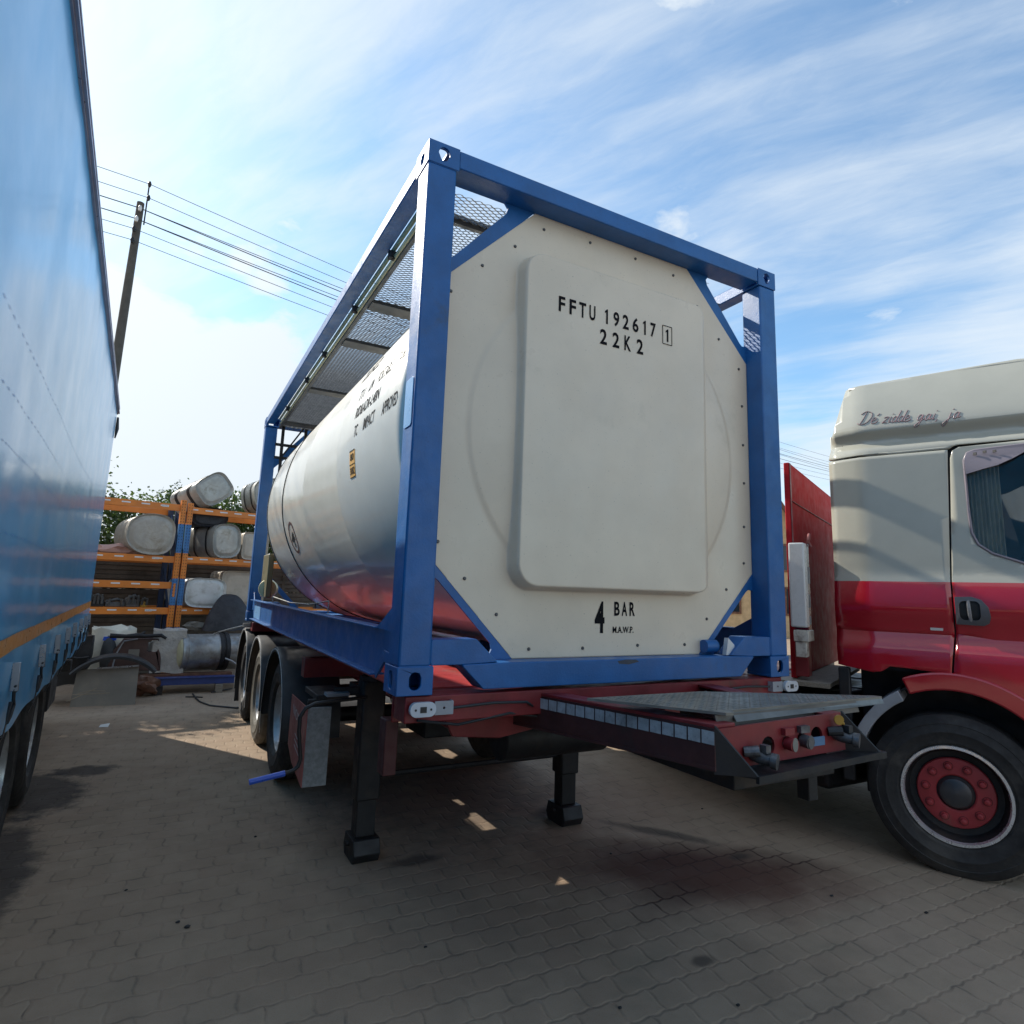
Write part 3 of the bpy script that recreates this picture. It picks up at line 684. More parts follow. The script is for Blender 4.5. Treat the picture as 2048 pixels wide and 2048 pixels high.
# couplings
COUP = mat('greasy_coupling_metal', (.13,.13,.135), .45, metal=.5, var=.35, vs=30, dust=.4, dcol=(.03,.03,.03))
def gladhand(x, z, c2):
    m = MB(); m.tube([(x-.02,-.90,z),(x-.005,-.93,z-.006),(x+.01,-.965,z-.010)], [.020,.024,.021], 14); m.tube([(x+.012,-.965,z-.012),(x+.022,-.985,z-.014)], [.027,.028], 18)
    o = part('air_coupling', m, COUP, ch, smooth=40)
    m = MB(); m.tube([(x-.060,-.905,z+.012),(x-.02,-.94,z+.018)], [.018,.020], 12); m.box((x-.012,-.965,z+.012),(x+.012,-.935,z+.040)); part('coupling_lid', m, c2, o)
gladhand(1.085, 1.085, COUP); gladhand(1.565, 1.120, BLKPL)
for x, z, c in ((1.255,1.110,PAPER),(1.345,1.112,GREYP)):
    mb = MB(); mb.box((x-.026,-.925,z+.030),(x+.026,-.905,z+.055)); mb.tube([(x,-.91,z),(x,-.945,z-.003)], .024, 16)
    so_ = part('electric_socket', mb, REDC if c is PAPER else COUP, ch, smooth=40)
    mb = MB().add([(x+p, -.947, z+q) for p, q in circ(0,0,.016,16,.026)], [tuple(range(16))]); part('socket_flap', mb, CARD if c is PAPER else COUP, so_)
mb = MB(); mb.box((1.395,-.912,1.085),(1.475,-.907,1.118)); part('blue_tag', mb, mat('dull_blue_tag', (.10,.20,.34), .5), ch)
mb = MB(); mb.tube([(1.535,-.93,1.178),(1.560,-.935,1.165),(1.565,-.93,1.135)], .007, 8); mb.lathe([(-.004,.0001),(-.004,.019),(.004,.019),(.004,.0001)],16,Matrix.Translation((1.535,-.935,1.180))@Matrix.Rotation(R_(60),4,'Z')); part('yellow_tap', mb, YELP, ch, smooth=40)
# deck
CHK = mat('checker_plate', (.19,.19,.175), .42, metal=.4, var=.2, vs=8, dust=.25, dcol=(.17,.16,.13), bump=.2, bs=40)
mb = MB(); mb.plate([[(.655,-.44),(1.26,-.45),(1.985,-.80),(2.00,-.83),(1.035,-.845),(1.00,-.885),(.965,-.88)]], 1.222, 1.232, lambda u,v,d_:(u,v,d_))
mb.add([(1.035,-.845,1.222),(2.00,-.83,1.222),(2.00,-.84,1.202),(1.02,-.880,1.196),(1.035,-.839,1.222),(2.00,-.824,1.222),(2.00,-.834,1.202),(1.02,-.874,1.196)],[(0,1,2,3),(4,7,6,5),(3,2,6,7),(1,5,6,2)])
dk = part('deck_plate', mb, CHK, ch)
mb = MB()
for i in range(44):
    for j in range(15):
        x = .68+i*.030; y = -.47-j*.027
        # keep tears inside the plate outline
        if y < -.86 or x-.66 < (-.45-y)*.72+.01 or (x > 1.25 and y > -.46-(x-1.26)*.48) or y < -.83 or x > 1.93: continue
        a = 45 if (i+j) % 2 else -45; c, s = math.cos(R_(a)), math.sin(R_(a)); L, W2 = .0125, .0036
        mb.add([(x+c*p-s*q, y+s*p+c*q, 1.2322+hh) for p, q, hh in ((-L,0,0),(0,-W2,0),(L,0,0),(0,W2,0),(0,0,.0035))], [(0,1,4),(1,2,4),(2,3,4),(3,0,4)])
part('tread_pattern', mb, CHK, dk)
mb = MB(); mb.add([(.935,-.855,1.220),(1.80,-.835,1.226),(1.815,-.84,1.178),(.945,-.862,1.168),(.99,-.79,1.220),(1.78,-.77,1.226),(1.78,-.77,1.178),(.99,-.79,1.168)],[(0,1,2,3),(0,3,7,4),(1,5,6,2),(3,2,6,7)])
mb.box((1.56,-.850,1.200),(1.566,-.842,1.208)); part('deck_support', mb, mat('brown_grey_steel', (.13,.115,.10), .55, metal=.3, dust=.3), ch, solid=.004)
# tape
mb = MB()
for k in range(16):
    ya = .02-k*.058; yb = ya-.052
    def bx(y): return .655+(.885-.655)*(.35-y)/1.25-.0035
    zt = 1.150+.026*(.35-((ya+yb)/2))/1.25
    mb = MB(); mb.add([(bx(ya),ya,zt-.046),(bx(yb),yb,zt-.046),(bx(yb),yb,zt),(bx(ya),ya,zt)], [(0,1,2,3)]); part('reflective_tape', mb, TAPE, ch)
mb = MB(); mb.add([(.6895-.0165,.145,1.115),(.6895-.0085,.105,1.115),(.6895-.0085,.105,1.145),(.6895-.0165,.145,1.145)], [(0,1,2,3)])
part('reflective_tape', mb, TAPE, ch)
# marker lamps
for x0, s in ((.055, 1), (2.47, -1)):
    mb = MB(); mb.plate([rrect(x0, 1.118, x0+.115*s if s > 0 else x0-.115, 1.178, .028)] if s > 0 else [rrect(x0-.115, 1.118, x0, 1.178, .028)], -.012, -.034, lambda u,v,d_:(u,d_,v))
    lm = part('marker_lamp', mb, LAMPW, ch, bevel=.004)
    cx = x0+s*.0575
    mb = MB(); mb.box((cx-.014,-.0362,1.136),(cx+.014,-.0342,1.160)); 
    for q in (-.034,.034): mb.lathe([(0,.005),(0,.0001)],10,Matrix.Translation((cx+q,-.0352,1.148))@Matrix.Rotation(R_(-90),4,'Z'))
    part('reflector', mb, BLKPL, lm)
    xa = x0+s*.115; xb = xa+s*.085
    mb = MB(); mb.plate([rrect(min(xa,xb), 1.12, max(xa,xb), 1.176, .004), circ((xa+xb)/2, 1.148, .006, 8)], -.010, -.016, lambda u,v,d_:(u,d_,v)); mb.box((xb-.003*s,-.010,1.12),(xb,.02,1.176)); mb.box((min(xa,xb)+.01,-.010,1.13),(max(xa,xb)-.01,.018,1.14)); part('lamp_bracket', mb, GREYP, ch)
# landing legs
for xc, h_ in ((.345, 1.06), (1.845, .70)):
    y = 1.52
    mb = MB(); mb.box((xc-.075, y-.07, .34), (xc+.075, y+.07, h_)); lg = part('landing_leg', mb, BLKST, ch, bevel=.012)
    mb = MB(); mb.box((xc-.060, y-.055, .13), (xc+.060, y+.055, .38)); part('inner_leg', mb, BLKST, lg, bevel=.006)
    mb = MB(); mb.plate([[(y-.10,.0),(y-.13,.05),(y-.10,.13),(y+.10,.13),(y+.13,.05),(y+.10,.0)]], xc-.082, xc+.082, lambda u,v,d_:(d_,u,v)); mb.tube([(xc-.105,y,.09),(xc+.105,y,.09)], .018, 10)
    part('foot', mb, BLKST, lg, bevel=.01)
    if h_ > 1: mb = MB(); mb.lathe([(0,.085),(.03,.085),(.03,.055),(0,.055)],6,Matrix.Translation((xc,y,1.055))@Matrix.Rotation(R_(-90),4,'Y')); part('leg_cap', mb, BLKST, lg)
    mb = MB(); mb.box((xc-.03, y+.08, .85), (xc+.03, y+.12, 1.15)); mb.bar((xc,y+.1,.9),(xc+(.12 if xc < 1 else -.2),y+.6,1.1),.05,.05); mb.box((xc-.05,1.55,.93),(xc+.05,1.9,1.0)); part('leg_bracket', mb, BLKST, lg)
mb = MB(); mb.tube([(.345,1.52,.47),(1.845,1.52,.47)], .018, 8); part('cross_shaft', mb, BLKST, ch)
# crank
P = [(.29,1.45,.965),(.187,1.42,.962),(.06,1.40,.958),(-.03,1.40,.950),(-.085,1.40,.925),(-.112,1.40,.875),(-.112,1.40,.80),(-.098,1.40,.70),(-.090,1.40,.64),(-.100,1.40,.600),(-.128,1.40,.578),(-.165,1.40,.570),(-.20,1.40,.565)]
mb = MB(); mb.tube(P, .0115, 10); ck = part('crank_handle', mb, BLKPL, ch, smooth=60)
mb = MB(); mb.tube([(-.170,1.40,.5695),(-.36,1.40,.541)], .0165, 14); part('grip', mb, BLUEGRIP, ck, smooth=50)
# guard box beside the front wheel
REDB = mat('faded_red_board', (.36,.09,.08), .5, var=.15, dust=.2, dcol=(.42,.30,.20))
mb = MB(); mb.plate([[(1.52,.905),(2.08,.905),(2.08,.58),(1.90,.50),(1.52,.445)]], -.050, -.046, lambda u,v,d_:(d_,u,v)); gb = part('side_board', mb, REDB, ch)
mb = MB()
vs, fs = text2d('NOTE', 1, 1, off=-.005); mb.add([(-.0515, 1.96-.28*a+.02*b, .80+.06*b-.05*a) for a, b in vs], fs)
for z in (.62,.655,.69): mb.add([(-.0515,1.85,z),(-.0515,1.58,z-.05),(-.0515,1.58,z-.043),(-.0515,1.85,z+.007)],[(0,1,2,3)])
part('chalk_writing', mb, PAPER, gb)
mb = MB(); mb.box((-.045,1.515,.445),(.095,1.53,.905)); part('box_front', mb, mat('grey_speckled_board', (.21,.225,.235), .6, var=.2, vs=40, speck=.6), ch)
mb = MB(); mb.box((.02,1.6,.93),(.22,2.0,.965)); mb.bar((.12,1.6,.985),(.34,1.55,.99),.03,.05); mb.box((-.03,1.6,.905),(.10,1.64,.94)); part('box_hanger', mb, BLKST, ch, bevel=.004)
mb = MB(); mb.box((.06,1.50,.967),(.20,1.60,.985)); part('hanger_plate', mb, GREYP, ch)
# tanks and gear underneath keep the light out
mb = MB()
for (a, b) in (((1.02,2.3,.48),(1.9,2.75,.82)), ((1.08,3.0,.55),(1.6,3.3,.9))): mb.box(a, b)
part('gear_box', mb, BLKST, ch, bevel=.01)
mb = MB(); mb.tube([(.95,.9,.78),(1.7,.9,.78)], .13, 24); part('air_tank', mb, BLKST, ch, bevel=.01); mb = MB(); mb.tube([(1.02,2.95,.62),(1.8,2.95,.62)], .13, 20)
part('air_tank', mb, BLKST, ch, bevel=.01)
for pts in ([(.10,.0,1.10),(.30,.03,1.065),(.55,.02,1.10),(.72,.05,1.07),(.80,-.1,1.10)], [(.20,.0,1.14),(.45,-.01,1.155),(.62,-.012,1.150),(.68,.03,1.12)], [(1.05,-.88,1.06),(1.2,-.87,1.045),(1.4,-.87,1.06),(1.55,-.88,1.09)], [(2.25,-.01,1.15),(2.05,-.02,1.16),(1.95,.0,1.15)], [(1.9,.6,.95),(1.5,.5,.90),(1.1,.55,.93),(.8,.6,.95)]):
    mb = MB(); mb.tube([tuple(c) for c in pts], .0065, 6); part('cable', mb, BLKPL, ch, smooth=60)
mb = MB(); mb.box((.1,6.85,.45),(2.33,6.95,.60)); mb.box((.02,6.72,.28),(.05,6.74,.60)); part('rear_bumper', mb, BLKST, ch)
mb = MB(); mb.box((.03,6.715,.12),(.5,6.725,.9)); part('mud_flap', mb, BLKPL, ch)
mb = MB(); mb.box((-.02,5.98,1.12),(.30,6.04,1.165)); part('rear_twist_plate', mb, GALV, ch)

# ------------------------------------------------------------------ curtain-sided trailer on the left
ct = thing('curtain_trailer', 'tall blue curtain sided trailer with orange stripe along the left edge', 'trailer', (-2.6, 2.0, 0))
def cx(y): return -1.43-.04*y
YA, YB, ZH, ZT = -6.0, 6.90, .91, 3.80
def cwave(y, z):
    s = 0
    for yb in (.45,1.3,2.3,3.15,4.0,4.72,5.45,6.1,6.7):
        s += math.exp(-((y-yb)/.16)**2)*.010*max(0, (1.6-z))
    return -s+.006*noise.noise(Vector((y*.9, z*.7, 0)))+.004*noise.noise(Vector((y*3, z*2, 5)))
def hem(y): return ZH+.012*math.sin(y*7.3)+.010*math.sin(y*3.1+1)
def cpt(y, z, off=0): return (cx(y)+cwave(y, z)+off, y, z)
mb = MB(); mb.grid(220, 40, lambda a, b: cpt(YA+(YB-YA)*a, hem(YA+(YB-YA)*a)+(ZT-hem(YA+(YB-YA)*a))*b)); part('curtain', mb, CURT, ct, smooth=80)
mb = MB(); mb.grid(220, 2, lambda a, b: cpt(YA+(YB-YA)*a, 1.305+.075*b, .004)); part('stripe', mb, ORNG, ct, smooth=80)
mb = MB()
for z, st_ in ((2.11,.07),(2.29,.10),(2.52,.10),(1.80,.14)):
    y = -.5
    while y < 6.8:
        z2 = z+.012*math.sin(y*1.7)
        q = [cpt(y, z2, .002), cpt(y+st_*.35, z2-.004, .002), cpt(y+st_*.35, z2, .002), cpt(y, z2+.004, .002)]
        mb.add(q, [(0,1,2,3)]); y += st_
part('weld_marks', mb, mat('blue_weld', (.02,.24,.55), .4, var=.1), ct)
mb = MB()
for y0, y1, off, z0, z1 in ((YA, YB+.05, .012, 3.79, 3.875), (YA, YB+.05, .028, 3.80, 3.815), (YA,YB+.05,.024,3.86,3.875)):
    mb.add([(cx(y)+o, y, z) for y in (y0, y1) for o in (-.05, off) for z in (z0, z1)], [(0,1,3,2),(4,6,7,5),(0,4,5,1),(2,3,7,6),(0,2,6,4),(1,5,7,3)])
part('top_rail', mb, mat('lilac_grey_rail', (.36,.35,.42), .38, metal=.4), ct)
def skew_box(mb, d0, d1, y0, y1, z0, z1):
    mb.add([(cx(y)-d_, y, z) for y in (y0, y1) for d_ in (d1, d0) for z in (z0, z1)], [(0,1,3,2),(4,6,7,5),(0,4,5,1),(2,3,7,6),(0,2,6,4),(1,5,7,3)])
mb = MB(); skew_box(mb, .0, 2.50, YA, YB+.05, 3.876, 3.90); part('roof', mb, WHITEP, ct)
mb = MB(); skew_box(mb, .012, 2.50, YB+.0, YB+.06, 1.0, 3.79); skew_box(mb, .05, 2.5, YA, YA+.08, 1.0, 3.79); part('rear_frame', mb, GREYP, ct)
mb = MB(); skew_box(mb, 2.48, 2.50, YA, YB, .95, 3.8); part('far_curtain', mb, CURT, ct)
mb = MB(); skew_box(mb, .05, 2.45, YA, YB, 1.02, 1.14); skew_box(mb, .75, .90, YA, YB, .62, 1.02); skew_box(mb, 1.6, 1.75, YA, YB, .62, 1.02); part('floor_frame', mb, BLKST, ct)
mb = MB(); mb.tube([(cx(6.93)+.015, 6.93, 3.75), (cx(6.96)+.02, 6.96, 3.60), (cx(6.93)+.012, 6.93, 3.47)], [.012,.022,.008], 8); part('corner_toggle', mb, BLKPL, ct, smooth=50)
for yb in (.45,1.3,2.3,3.15,4.0,4.72,5.45,6.1,6.7):
    def q(dy, z, o=.012): return cpt(yb+dy, z, o)
    mb = MB(); mb.bar(q(0,1.235,.014), q(.0,1.10,.022), .034, .012, up=(0,1,0)); bk = part('strap_buckle', mb, ALU, ct, bevel=.003)
    mb = MB(); mb.bar(q(0,1.225,.022), q(.0,1.19,.024), .018, .008, up=(0,1,0)); mb.tube([q(-.022,1.125,.026), q(.022,1.125,.026)], .006, 6); mb.bar(q(0,1.165,.022), q(.0,1.14,.024), .020, .008, up=(0,1,0)); part('buckle_pin', mb, BLKST, bk)
    mb = MB(); mb.tube([q(.0,1.11,.022), q(.01,1.06,.024), q(.035,1.03,.026), q(.0,.985,.024), q(-.03,.96,.02), q(-.02,1.00,.018), q(.005,1.05,.016)], .008, 6)
    mb.bar(q(-.01,1.05,.022), q(-.035,.90,.012), .024, .004, up=(1,0,0)); mb.bar(q(-.035,.90,.010), q(-.03,.84,-.01), .03, .006, up=(1,0,0)); mb.bar(q(.03,1.13,.016), q(.055,1.09,.022), .010, .012)
    part('strap', mb, BLKPL, bk)
for y in (.81, 2.13, 3.45):
    x = cx(y)-.075-.17; wl = wheel(ct, (x, y, .50)); wl.rotation_euler = (0, 0, math.pi); wl.rotation_euler = (0, 0, math.pi+.04)
    mb = MB(); skew_box(mb, .14, .50, y+.70, y+.712, .12, .92); part('mud_flap', mb, BLKPL, ct)
    mb = MB(); m_ = guard(.36, .60, 10, 170); gd = part('mudguard', m_, BLKPL, ct, smooth=40); gd.matrix_parent_inverse = wm(ct).inverted(); gd.location = (cx(y)-.12, y, .47); gd.rotation_euler = (0,0,math.pi)
mb = MB(); skew_box(mb, .08, .30, 4.3, 4.9, .50, .90); skew_box(mb, .10, 2.4, 6.75, 6.88, .55, .68); part('rear_underrun', mb, BLKPL, ct, bevel=.01)

# ------------------------------------------------------------------ red and cream truck
tr = thing('truck', 'cream and red lorry cab with script lettering above its door', 'truck', (4.6, .4, 0))
ha = R_(26); H = Vector((math.sin(ha), -math.cos(ha), 0)); N = Vector((math.cos(ha), math.sin(ha), 0)); P0 = Vector((3.6, -.4, 0))
def T(s, t, z):
    s *= .93; p = P0+H*s+N*t; return (p.x, p.y, z)
def tprof(s, z):
    """how far the side skin lies inside the outer plane"""
    t = .0
    if z > 2.88: t = .01+.17*((z-2.88)/.40)**1.3
    elif z > 2.80: t = .01+.050*ss(2.88, 2.80, z)
    elif z > 2.70: t = .06-.052*ss(2.80, 2.715, z)
    elif z > 1.86: t = .012-.012*(z-1.86)/.84
    elif z > 1.47: t = .012-.030*math.sin(math.pi*(1.86-z)/.39)*.9+.02*ss(1.62,1.48,z)
    else: t = .045-.055*ss(1.47, 1.33, z)
    if s < -.56:
        k = (-.56-s)/.26; t += .010*ss(0, .12, k)+.085*k**1.6
    if s > .9: t += .30*((s-.9)/.6)**2
    return t
def skin(name, ring_groups, parent, depth=.02, du=.06, dv=.03, off=0., mats=(CREAM, REDT), label=None, smooth=35):
    bm = bmesh.new()
    for rings in ring_groups:
        rr = [[Vector((p[0], p[1], 0)) for p in r] for r in rings]; tris = tessellate_polygon(rr); flat = [p for r in rr for p in r]
        vs = [bm.verts.new(p) for p in flat]
        for t in tris:
            try: bm.faces.new([vs[i] for i in t])
            except Exception: pass
    xs = [v.co.x for v in bm.verts]; ys = [v.co.y for v in bm.verts]
    x0, x1, y0, y1 = min(xs), max(xs), min(ys), max(ys)
    k = x0+du
    while k < x1: bmesh.ops.bisect_plane(bm, geom=bm.verts[:]+bm.edges[:]+bm.faces[:], plane_co=(k,0,0), plane_no=(1,0,0)); k += du
    k = y0+dv
    while k < y1: bmesh.ops.bisect_plane(bm, geom=bm.verts[:]+bm.edges[:]+bm.faces[:], plane_co=(0,k,0), plane_no=(0,1,0)); k += dv
    bmesh.ops.bisect_plane(bm, geom=bm.verts[:]+bm.edges[:]+bm.faces[:], plane_co=(0,1.80,0), plane_no=(0,1,0))
    bmesh.ops.remove_doubles(bm, verts=bm.verts, dist=.0004)
    for f in bm.faces: f.material_index = 1 if f.calc_center_median().y < 1.80 else 0
    for v in bm.verts:
        s, z = v.co.x, v.co.y; v.co = Vector(T(s, tprof(s, z)+off, z))
    bmesh.ops.recalc_face_normals(bm, faces=bm.faces)
    # make the outside face the viewer side
    f = bm.faces[:][0]
    if f.normal.dot(N) > 0: bmesh.ops.reverse_faces(bm, faces=bm.faces)
    me = bpy.data.meshes.new(name); bm.to_mesh(me); bm.free()
    for m_ in mats: me.materials.append(m_)
    me.polygons.foreach_set('use_smooth', [True]*len(me.polygons)); me.set_sharp_from_angle(angle=R_(smooth))
    o = part(name, me, None, parent, label=label); s_ = o.modifiers.new('s', 'SOLIDIFY'); s_.thickness = depth; s_.offset = -1
    return o
S1 = 1.45
arc = [(-.10+.70*math.cos(R_(a)), .50+.70*math.sin(R_(a))) for a in range(100, 14, -6)]
low_arc_rear = [(-.80,1.215),(-.56,1.188),(-.50,1.200),(-.45,1.235),(-.35,1.232)]
# upper shell above the seam
skin('upper_body', [[[(-.80,2.695),(-.77,2.86),(-.755,2.90),(-.665,3.245),(-.64,3.262),(.45,3.30),(S1-.2,3.22),(S1,2.9),(S1,2.71),(.06,2.71),(.03,2.705),(.0,2.695)]]], tr, dv=.02)
# rear side panel
skin('side_panel', [[[(-.80,2.68),(-.006,2.68),(-.052,1.80),(-.050,1.47),(-.075,1.30),(-.085,1.215)]+[(-.35,1.232),(-.45,1.235),(-.50,1.200),(-.56,1.188),(-.80,1.215),(-.81,1.48),(-.80,1.80)]]], tr)
# door with a real window opening
win = [(.085,2.53),(.085,2.60),(.105,2.645),(.15,2.66),(.60,2.68),(.95,2.60),(1.10,2.30),(1.12,1.98),(.75,1.83),(.36,1.925),(.20,1.985),(.125,2.045),(.095,2.12),(.088,2.25)]
door_o = [(.004,2.62),(.02,2.67),(.06,2.692),(.45,2.70),(1.30,2.66),(1.30,1.3),(.62,.95),(.55,.80)]+[(x, z) for x, z in reversed(arc) if x > -.074]+[(-.073,1.215),(-.063,1.30),(-.040,1.47),(-.042,1.80)]
door = skin('door', [[door_o, win]], tr, du=.05, dv=.03)
# seal round the opening
wp = [T(a, tprof(a, b)-.002, b) for a, b in win]
mb = MB(); mb.tube(wp, .0085, 8, closed=True); part('window_seal', mb, LILAC, door, smooth=60)
mb = MB(); mb.plate([[(a+(0.010 if a < .5 else -.01), b) for a, b in win]], .030, .034, lambda u,v,d_: T(u, tprof(u, v)+d_, v))
gm_ = bpy.data.materials.new('tinted_glass'); gm_.use_nodes = True; gg = G(gm_.node_tree); bb = gm_.node_tree.nodes['Principled BSDF']
bb.inputs['Base Color'].default_value = (.86,.90,.90,1); bb.inputs['Roughness'].default_value = .03; bb.inputs['Transmission Weight'].default_value = 1.; bb.inputs['IOR'].default_value = 1.45
part('window', mb, gm_, door)
mb = MB(); dpts = [(.088,2.50),(.085,2.60),(.105,2.648),(.15,2.662),(.60,2.684),(.62,2.655),(.42,2.62),(.36,2.585),(.27,2.545),(.18,2.525)]
mb.plate([dpts], -.032, -.028, lambda u,v,d_: T(u, tprof(u, v)+d_*(1 if v < 2.6 else .35), v)); part('wind_deflector', mb, LILAC, door, bevel=.002)
mb = MB()
for a, b in ((.150,2.632),(.205,2.64),(.26,2.638)): mb.box((-.010,-.003,-.008),(.010,.003,.008), Matrix.Translation(T(a,-.030,b))@Matrix.Rotation(R_(82),4,'Z'))
part('deflector_clip', mb, BLKPL, door)
# handle
hp = [(-.035,1.705),(.06,1.708),(.115,1.69),(.150,1.645),(.160,1.585),(.150,1.545),(.12,1.528),(-.034,1.532)]
mb = MB(); mb.plate([hp, rrect(-.012,1.560,.105,1.680,.03)], -.030, .004, lambda u,v,d_: T(u, tprof(u, v)+d_, v)); hd = part('handle', mb, mat('handle_grey', (.10,.10,.11), .35, coat=.4), door, bevel=.004)
mb = MB(); mb.plate([rrect(-.012,1.560,.105,1.680,.03)], -.006, -.003, lambda u,v,d_: T(u, tprof(u, v)+d_, v)); part('handle_recess', mb, BLKPL, hd)
mb = MB(); mb.tube([T(.040, tprof(.04,1.68)-.020, 1.682), T(.043, tprof(.04,1.62)-.032, 1.62), T(.048, tprof(.05,1.56)-.020, 1.556)], .011, 8); part('handle_grip', mb, mat('handle_bar', (.20,.20,.21), .3, coat=.4), hd, smooth=60)
# seam shadows are real gaps backed by a dark body
BODY = BLKST
mb = MB()
def cabbox(s0, s1, t0, t1, z0, z1): mb.add([T(s, t, z) for s in (s0, s1) for t in (t0, t1) for z in (z0, z1)], [(0,1,3,2),(4,6,7,5),(0,4,5,1),(2,3,7,6),(0,2,6,4),(1,5,7,3)])
cabbox(-.70,-.03,.09,.11,1.28,2.75); cabbox(-.05,.075,.050,.058,1.2,2.74); cabbox(-.05,1.1,.064,.072,2.66,2.76); cabbox(-.70,1.3,.10,2.4,1.20,1.30); cabbox(-.70,-.66,.1,2.4,1.25,2.95); cabbox(1.25,1.3,.3,2.4,1.25,2.9)
part('inner_body', mb, BODY, tr)
mb = MB(); cabbox(-.80,-.75,.19,2.3,1.22,2.90); cabbox(-.75,1.3,2.38,2.42,1.2,2.9); part('rear_wall', mb, CREAM, tr, bevel=.01)
mb = MB(); mb.grid(8, 2, lambda a, b: T(-.64+a*1.89, tprof(0,3.262)+.006+b*2.0, (3.262+.038*min(1,a/.577) if a < .577 else 3.30-.08*(a-.577)/.423)-.006)); mb.grid(8,2,lambda a,b: T(1.24, .20+b*2.0, 1.2+2.0*a)); part('roof', mb, CREAM, tr, smooth=60, solid=.02)
mb = MB(); mb.grid(40, 6, lambda a, b: T(.09+.19*a, .085+.012*math.sin(a*50), 1.95+.62*b)); part('cab_curtain', mb, GREEN, tr, smooth=80)
mb = MB(); mb.grid(10, 14, lambda a, b: T(.30+.16*math.sin(math.pi*b)*.6+.18*a, .40+.25*math.cos(math.pi*a), 1.5+.95*b)); part('seat', mb, mat('seat_fabric', (.05,.06,.07), .8), tr, smooth=60)
mb = MB(); cabbox(-.5,1.2,1.9,1.95,1.3,3.2); part('cab_interior', mb, mat('interior_grey', (.06,.07,.09), .7), tr)
# lettering
STR = [[(.55,2.05),(.38,1.0),(.12,.05)], [(-.15,1.75),(.45,2.2),(1.25,1.95),(1.5,1.25),(1.15,.4),(.5,.0),(.0,.05),(-.3,.3)], [(1.75,.45),(2.2,.7),(2.15,1.0),(1.85,.95),(1.7,.5),(1.85,.08),(2.25,.1),(2.55,.4)], [(2.25,1.35),(2.5,1.7)],
 [(3.35,.85),(3.6,1.0),(3.95,.92),(3.3,.08),(3.6,.12),(3.95,.02)], [(4.3,1.),(4.2,.5),(4.2,.1),(4.45,.2)], [(4.4,1.4),(4.46,1.5)]]
def dd_(x): return [[(x+.55,.8),(x+.3,1.),(x+.02,.6),(x+.05,.1),(x+.3,.1),(x+.55,.6),(x+.8,1.95)], [(x+.6,.9),(x+.52,.15),(x+.8,.15)]]
def aa_(x): return [[(x+.55,.8),(x+.3,1.),(x+.02,.6),(x+.05,.1),(x+.3,.1),(x+.6,.95),(x+.52,.15),(x+.85,.3)]]
STR += dd_(4.6)+dd_(5.45)+[[(6.35,.4),(6.75,.65),(6.75,.95),(6.45,.95),(6.3,.5),(6.4,.08),(6.75,.1),(7.1,.35)]]
STR += [[(8.5,.8),(8.25,1.),(8.,.6),(8.05,.15),(8.3,.2),(8.6,.95),(8.4,-.5),(8.05,-.95),(7.85,-.7),(8.3,-.2),(8.9,.35)]]+aa_(9.0)+[[(10.1,1.),(10.0,.5),(10.0,.1),(10.25,.2)],[(10.2,1.4),(10.26,1.5)],[(10.55,.1),(10.45,-.3)]]
STR += [[(12.1,1.),(11.95,-.4),(11.6,-.95),(11.4,-.7),(11.8,-.2),(12.4,.4)],[(12.25,1.45),(12.33,1.58)]]+aa_(12.6)
def cr(p, n=6):
    q = [p[0]]+p+[p[-1]]; o = []
    for i in range(1, len(q)-2):
        for j in range(n):
            t = j/n; o.append(tuple(.5*(2*q[i][k]+(q[i+1][k]-q[i-1][k])*t+(2*q[i-1][k]-5*q[i][k]+4*q[i+1][k]-q[i+2][k])*t*t+(3*q[i][k]-q[i-1][k]-3*q[i+1][k]+q[i+2][k])*t**3) for k in (0, 1)))
    return o+[p[-1]]
def script(r, off):
    mb = MB()
    for st_ in STR:
        pts = []
        for x, y in cr(st_):
            x += .32*y; s = -.565+x*.0482; z = 2.925-.035*(x/13.5)+y*.047; pts.append(T(s, tprof(s, z)-off, z))
        mb.tube(pts, r, 6)
    return mb
scp = part('script_lettering', script(.0034, .0015), mat('script_grey', (.13,.12,.13), .4), tr, smooth=60)
part('script_highlight', script(.0016, .0042), mat('script_pink', (.42,.26,.28), .4), scp, smooth=60)
mb = MB(); mb.plate([rrect(-.19,1.485,-.115,1.502,.003)], -.004, .0, lambda u,v,d_: T(u, tprof(u, v)+d_, v)); part('small_label', mb, PAPER, tr)
# fenders
def band(r0, r1, a0, a1, t0, t1, cs=-.10, cz=.50, n=20):
    m = MB(); vs = []; 
    for i in range(n+1):
        a = R_(a0+(a1-a0)*i/n)
        for t, r in ((t0,r0),(t0,r1),(t1,r1),(t1,r0)): vs.append(T(cs+r*math.cos(a), t, cz+r*math.sin(a)))
    m.add(vs, [(4*i+k, 4*i+(k+1)%4, 4*i+4+(k+1)%4, 4*i+4+k) for i in range(n) for k in range(4)]+[(0,1,2,3),(4*n+3,4*n+2,4*n+1,4*n)]); return m
part('wheel_arch', band(.615,.725,113,14,-.035,.10), REDT, tr, bevel=.012, smooth=40)
part('inner_arch', band(.59,.66,165,118,-.02,.33), GREYP, tr, bevel=.006, smooth=40)
part('arch_liner', band(.64,.655,175,5,.10,.45), BLKPL, tr, smooth=40)
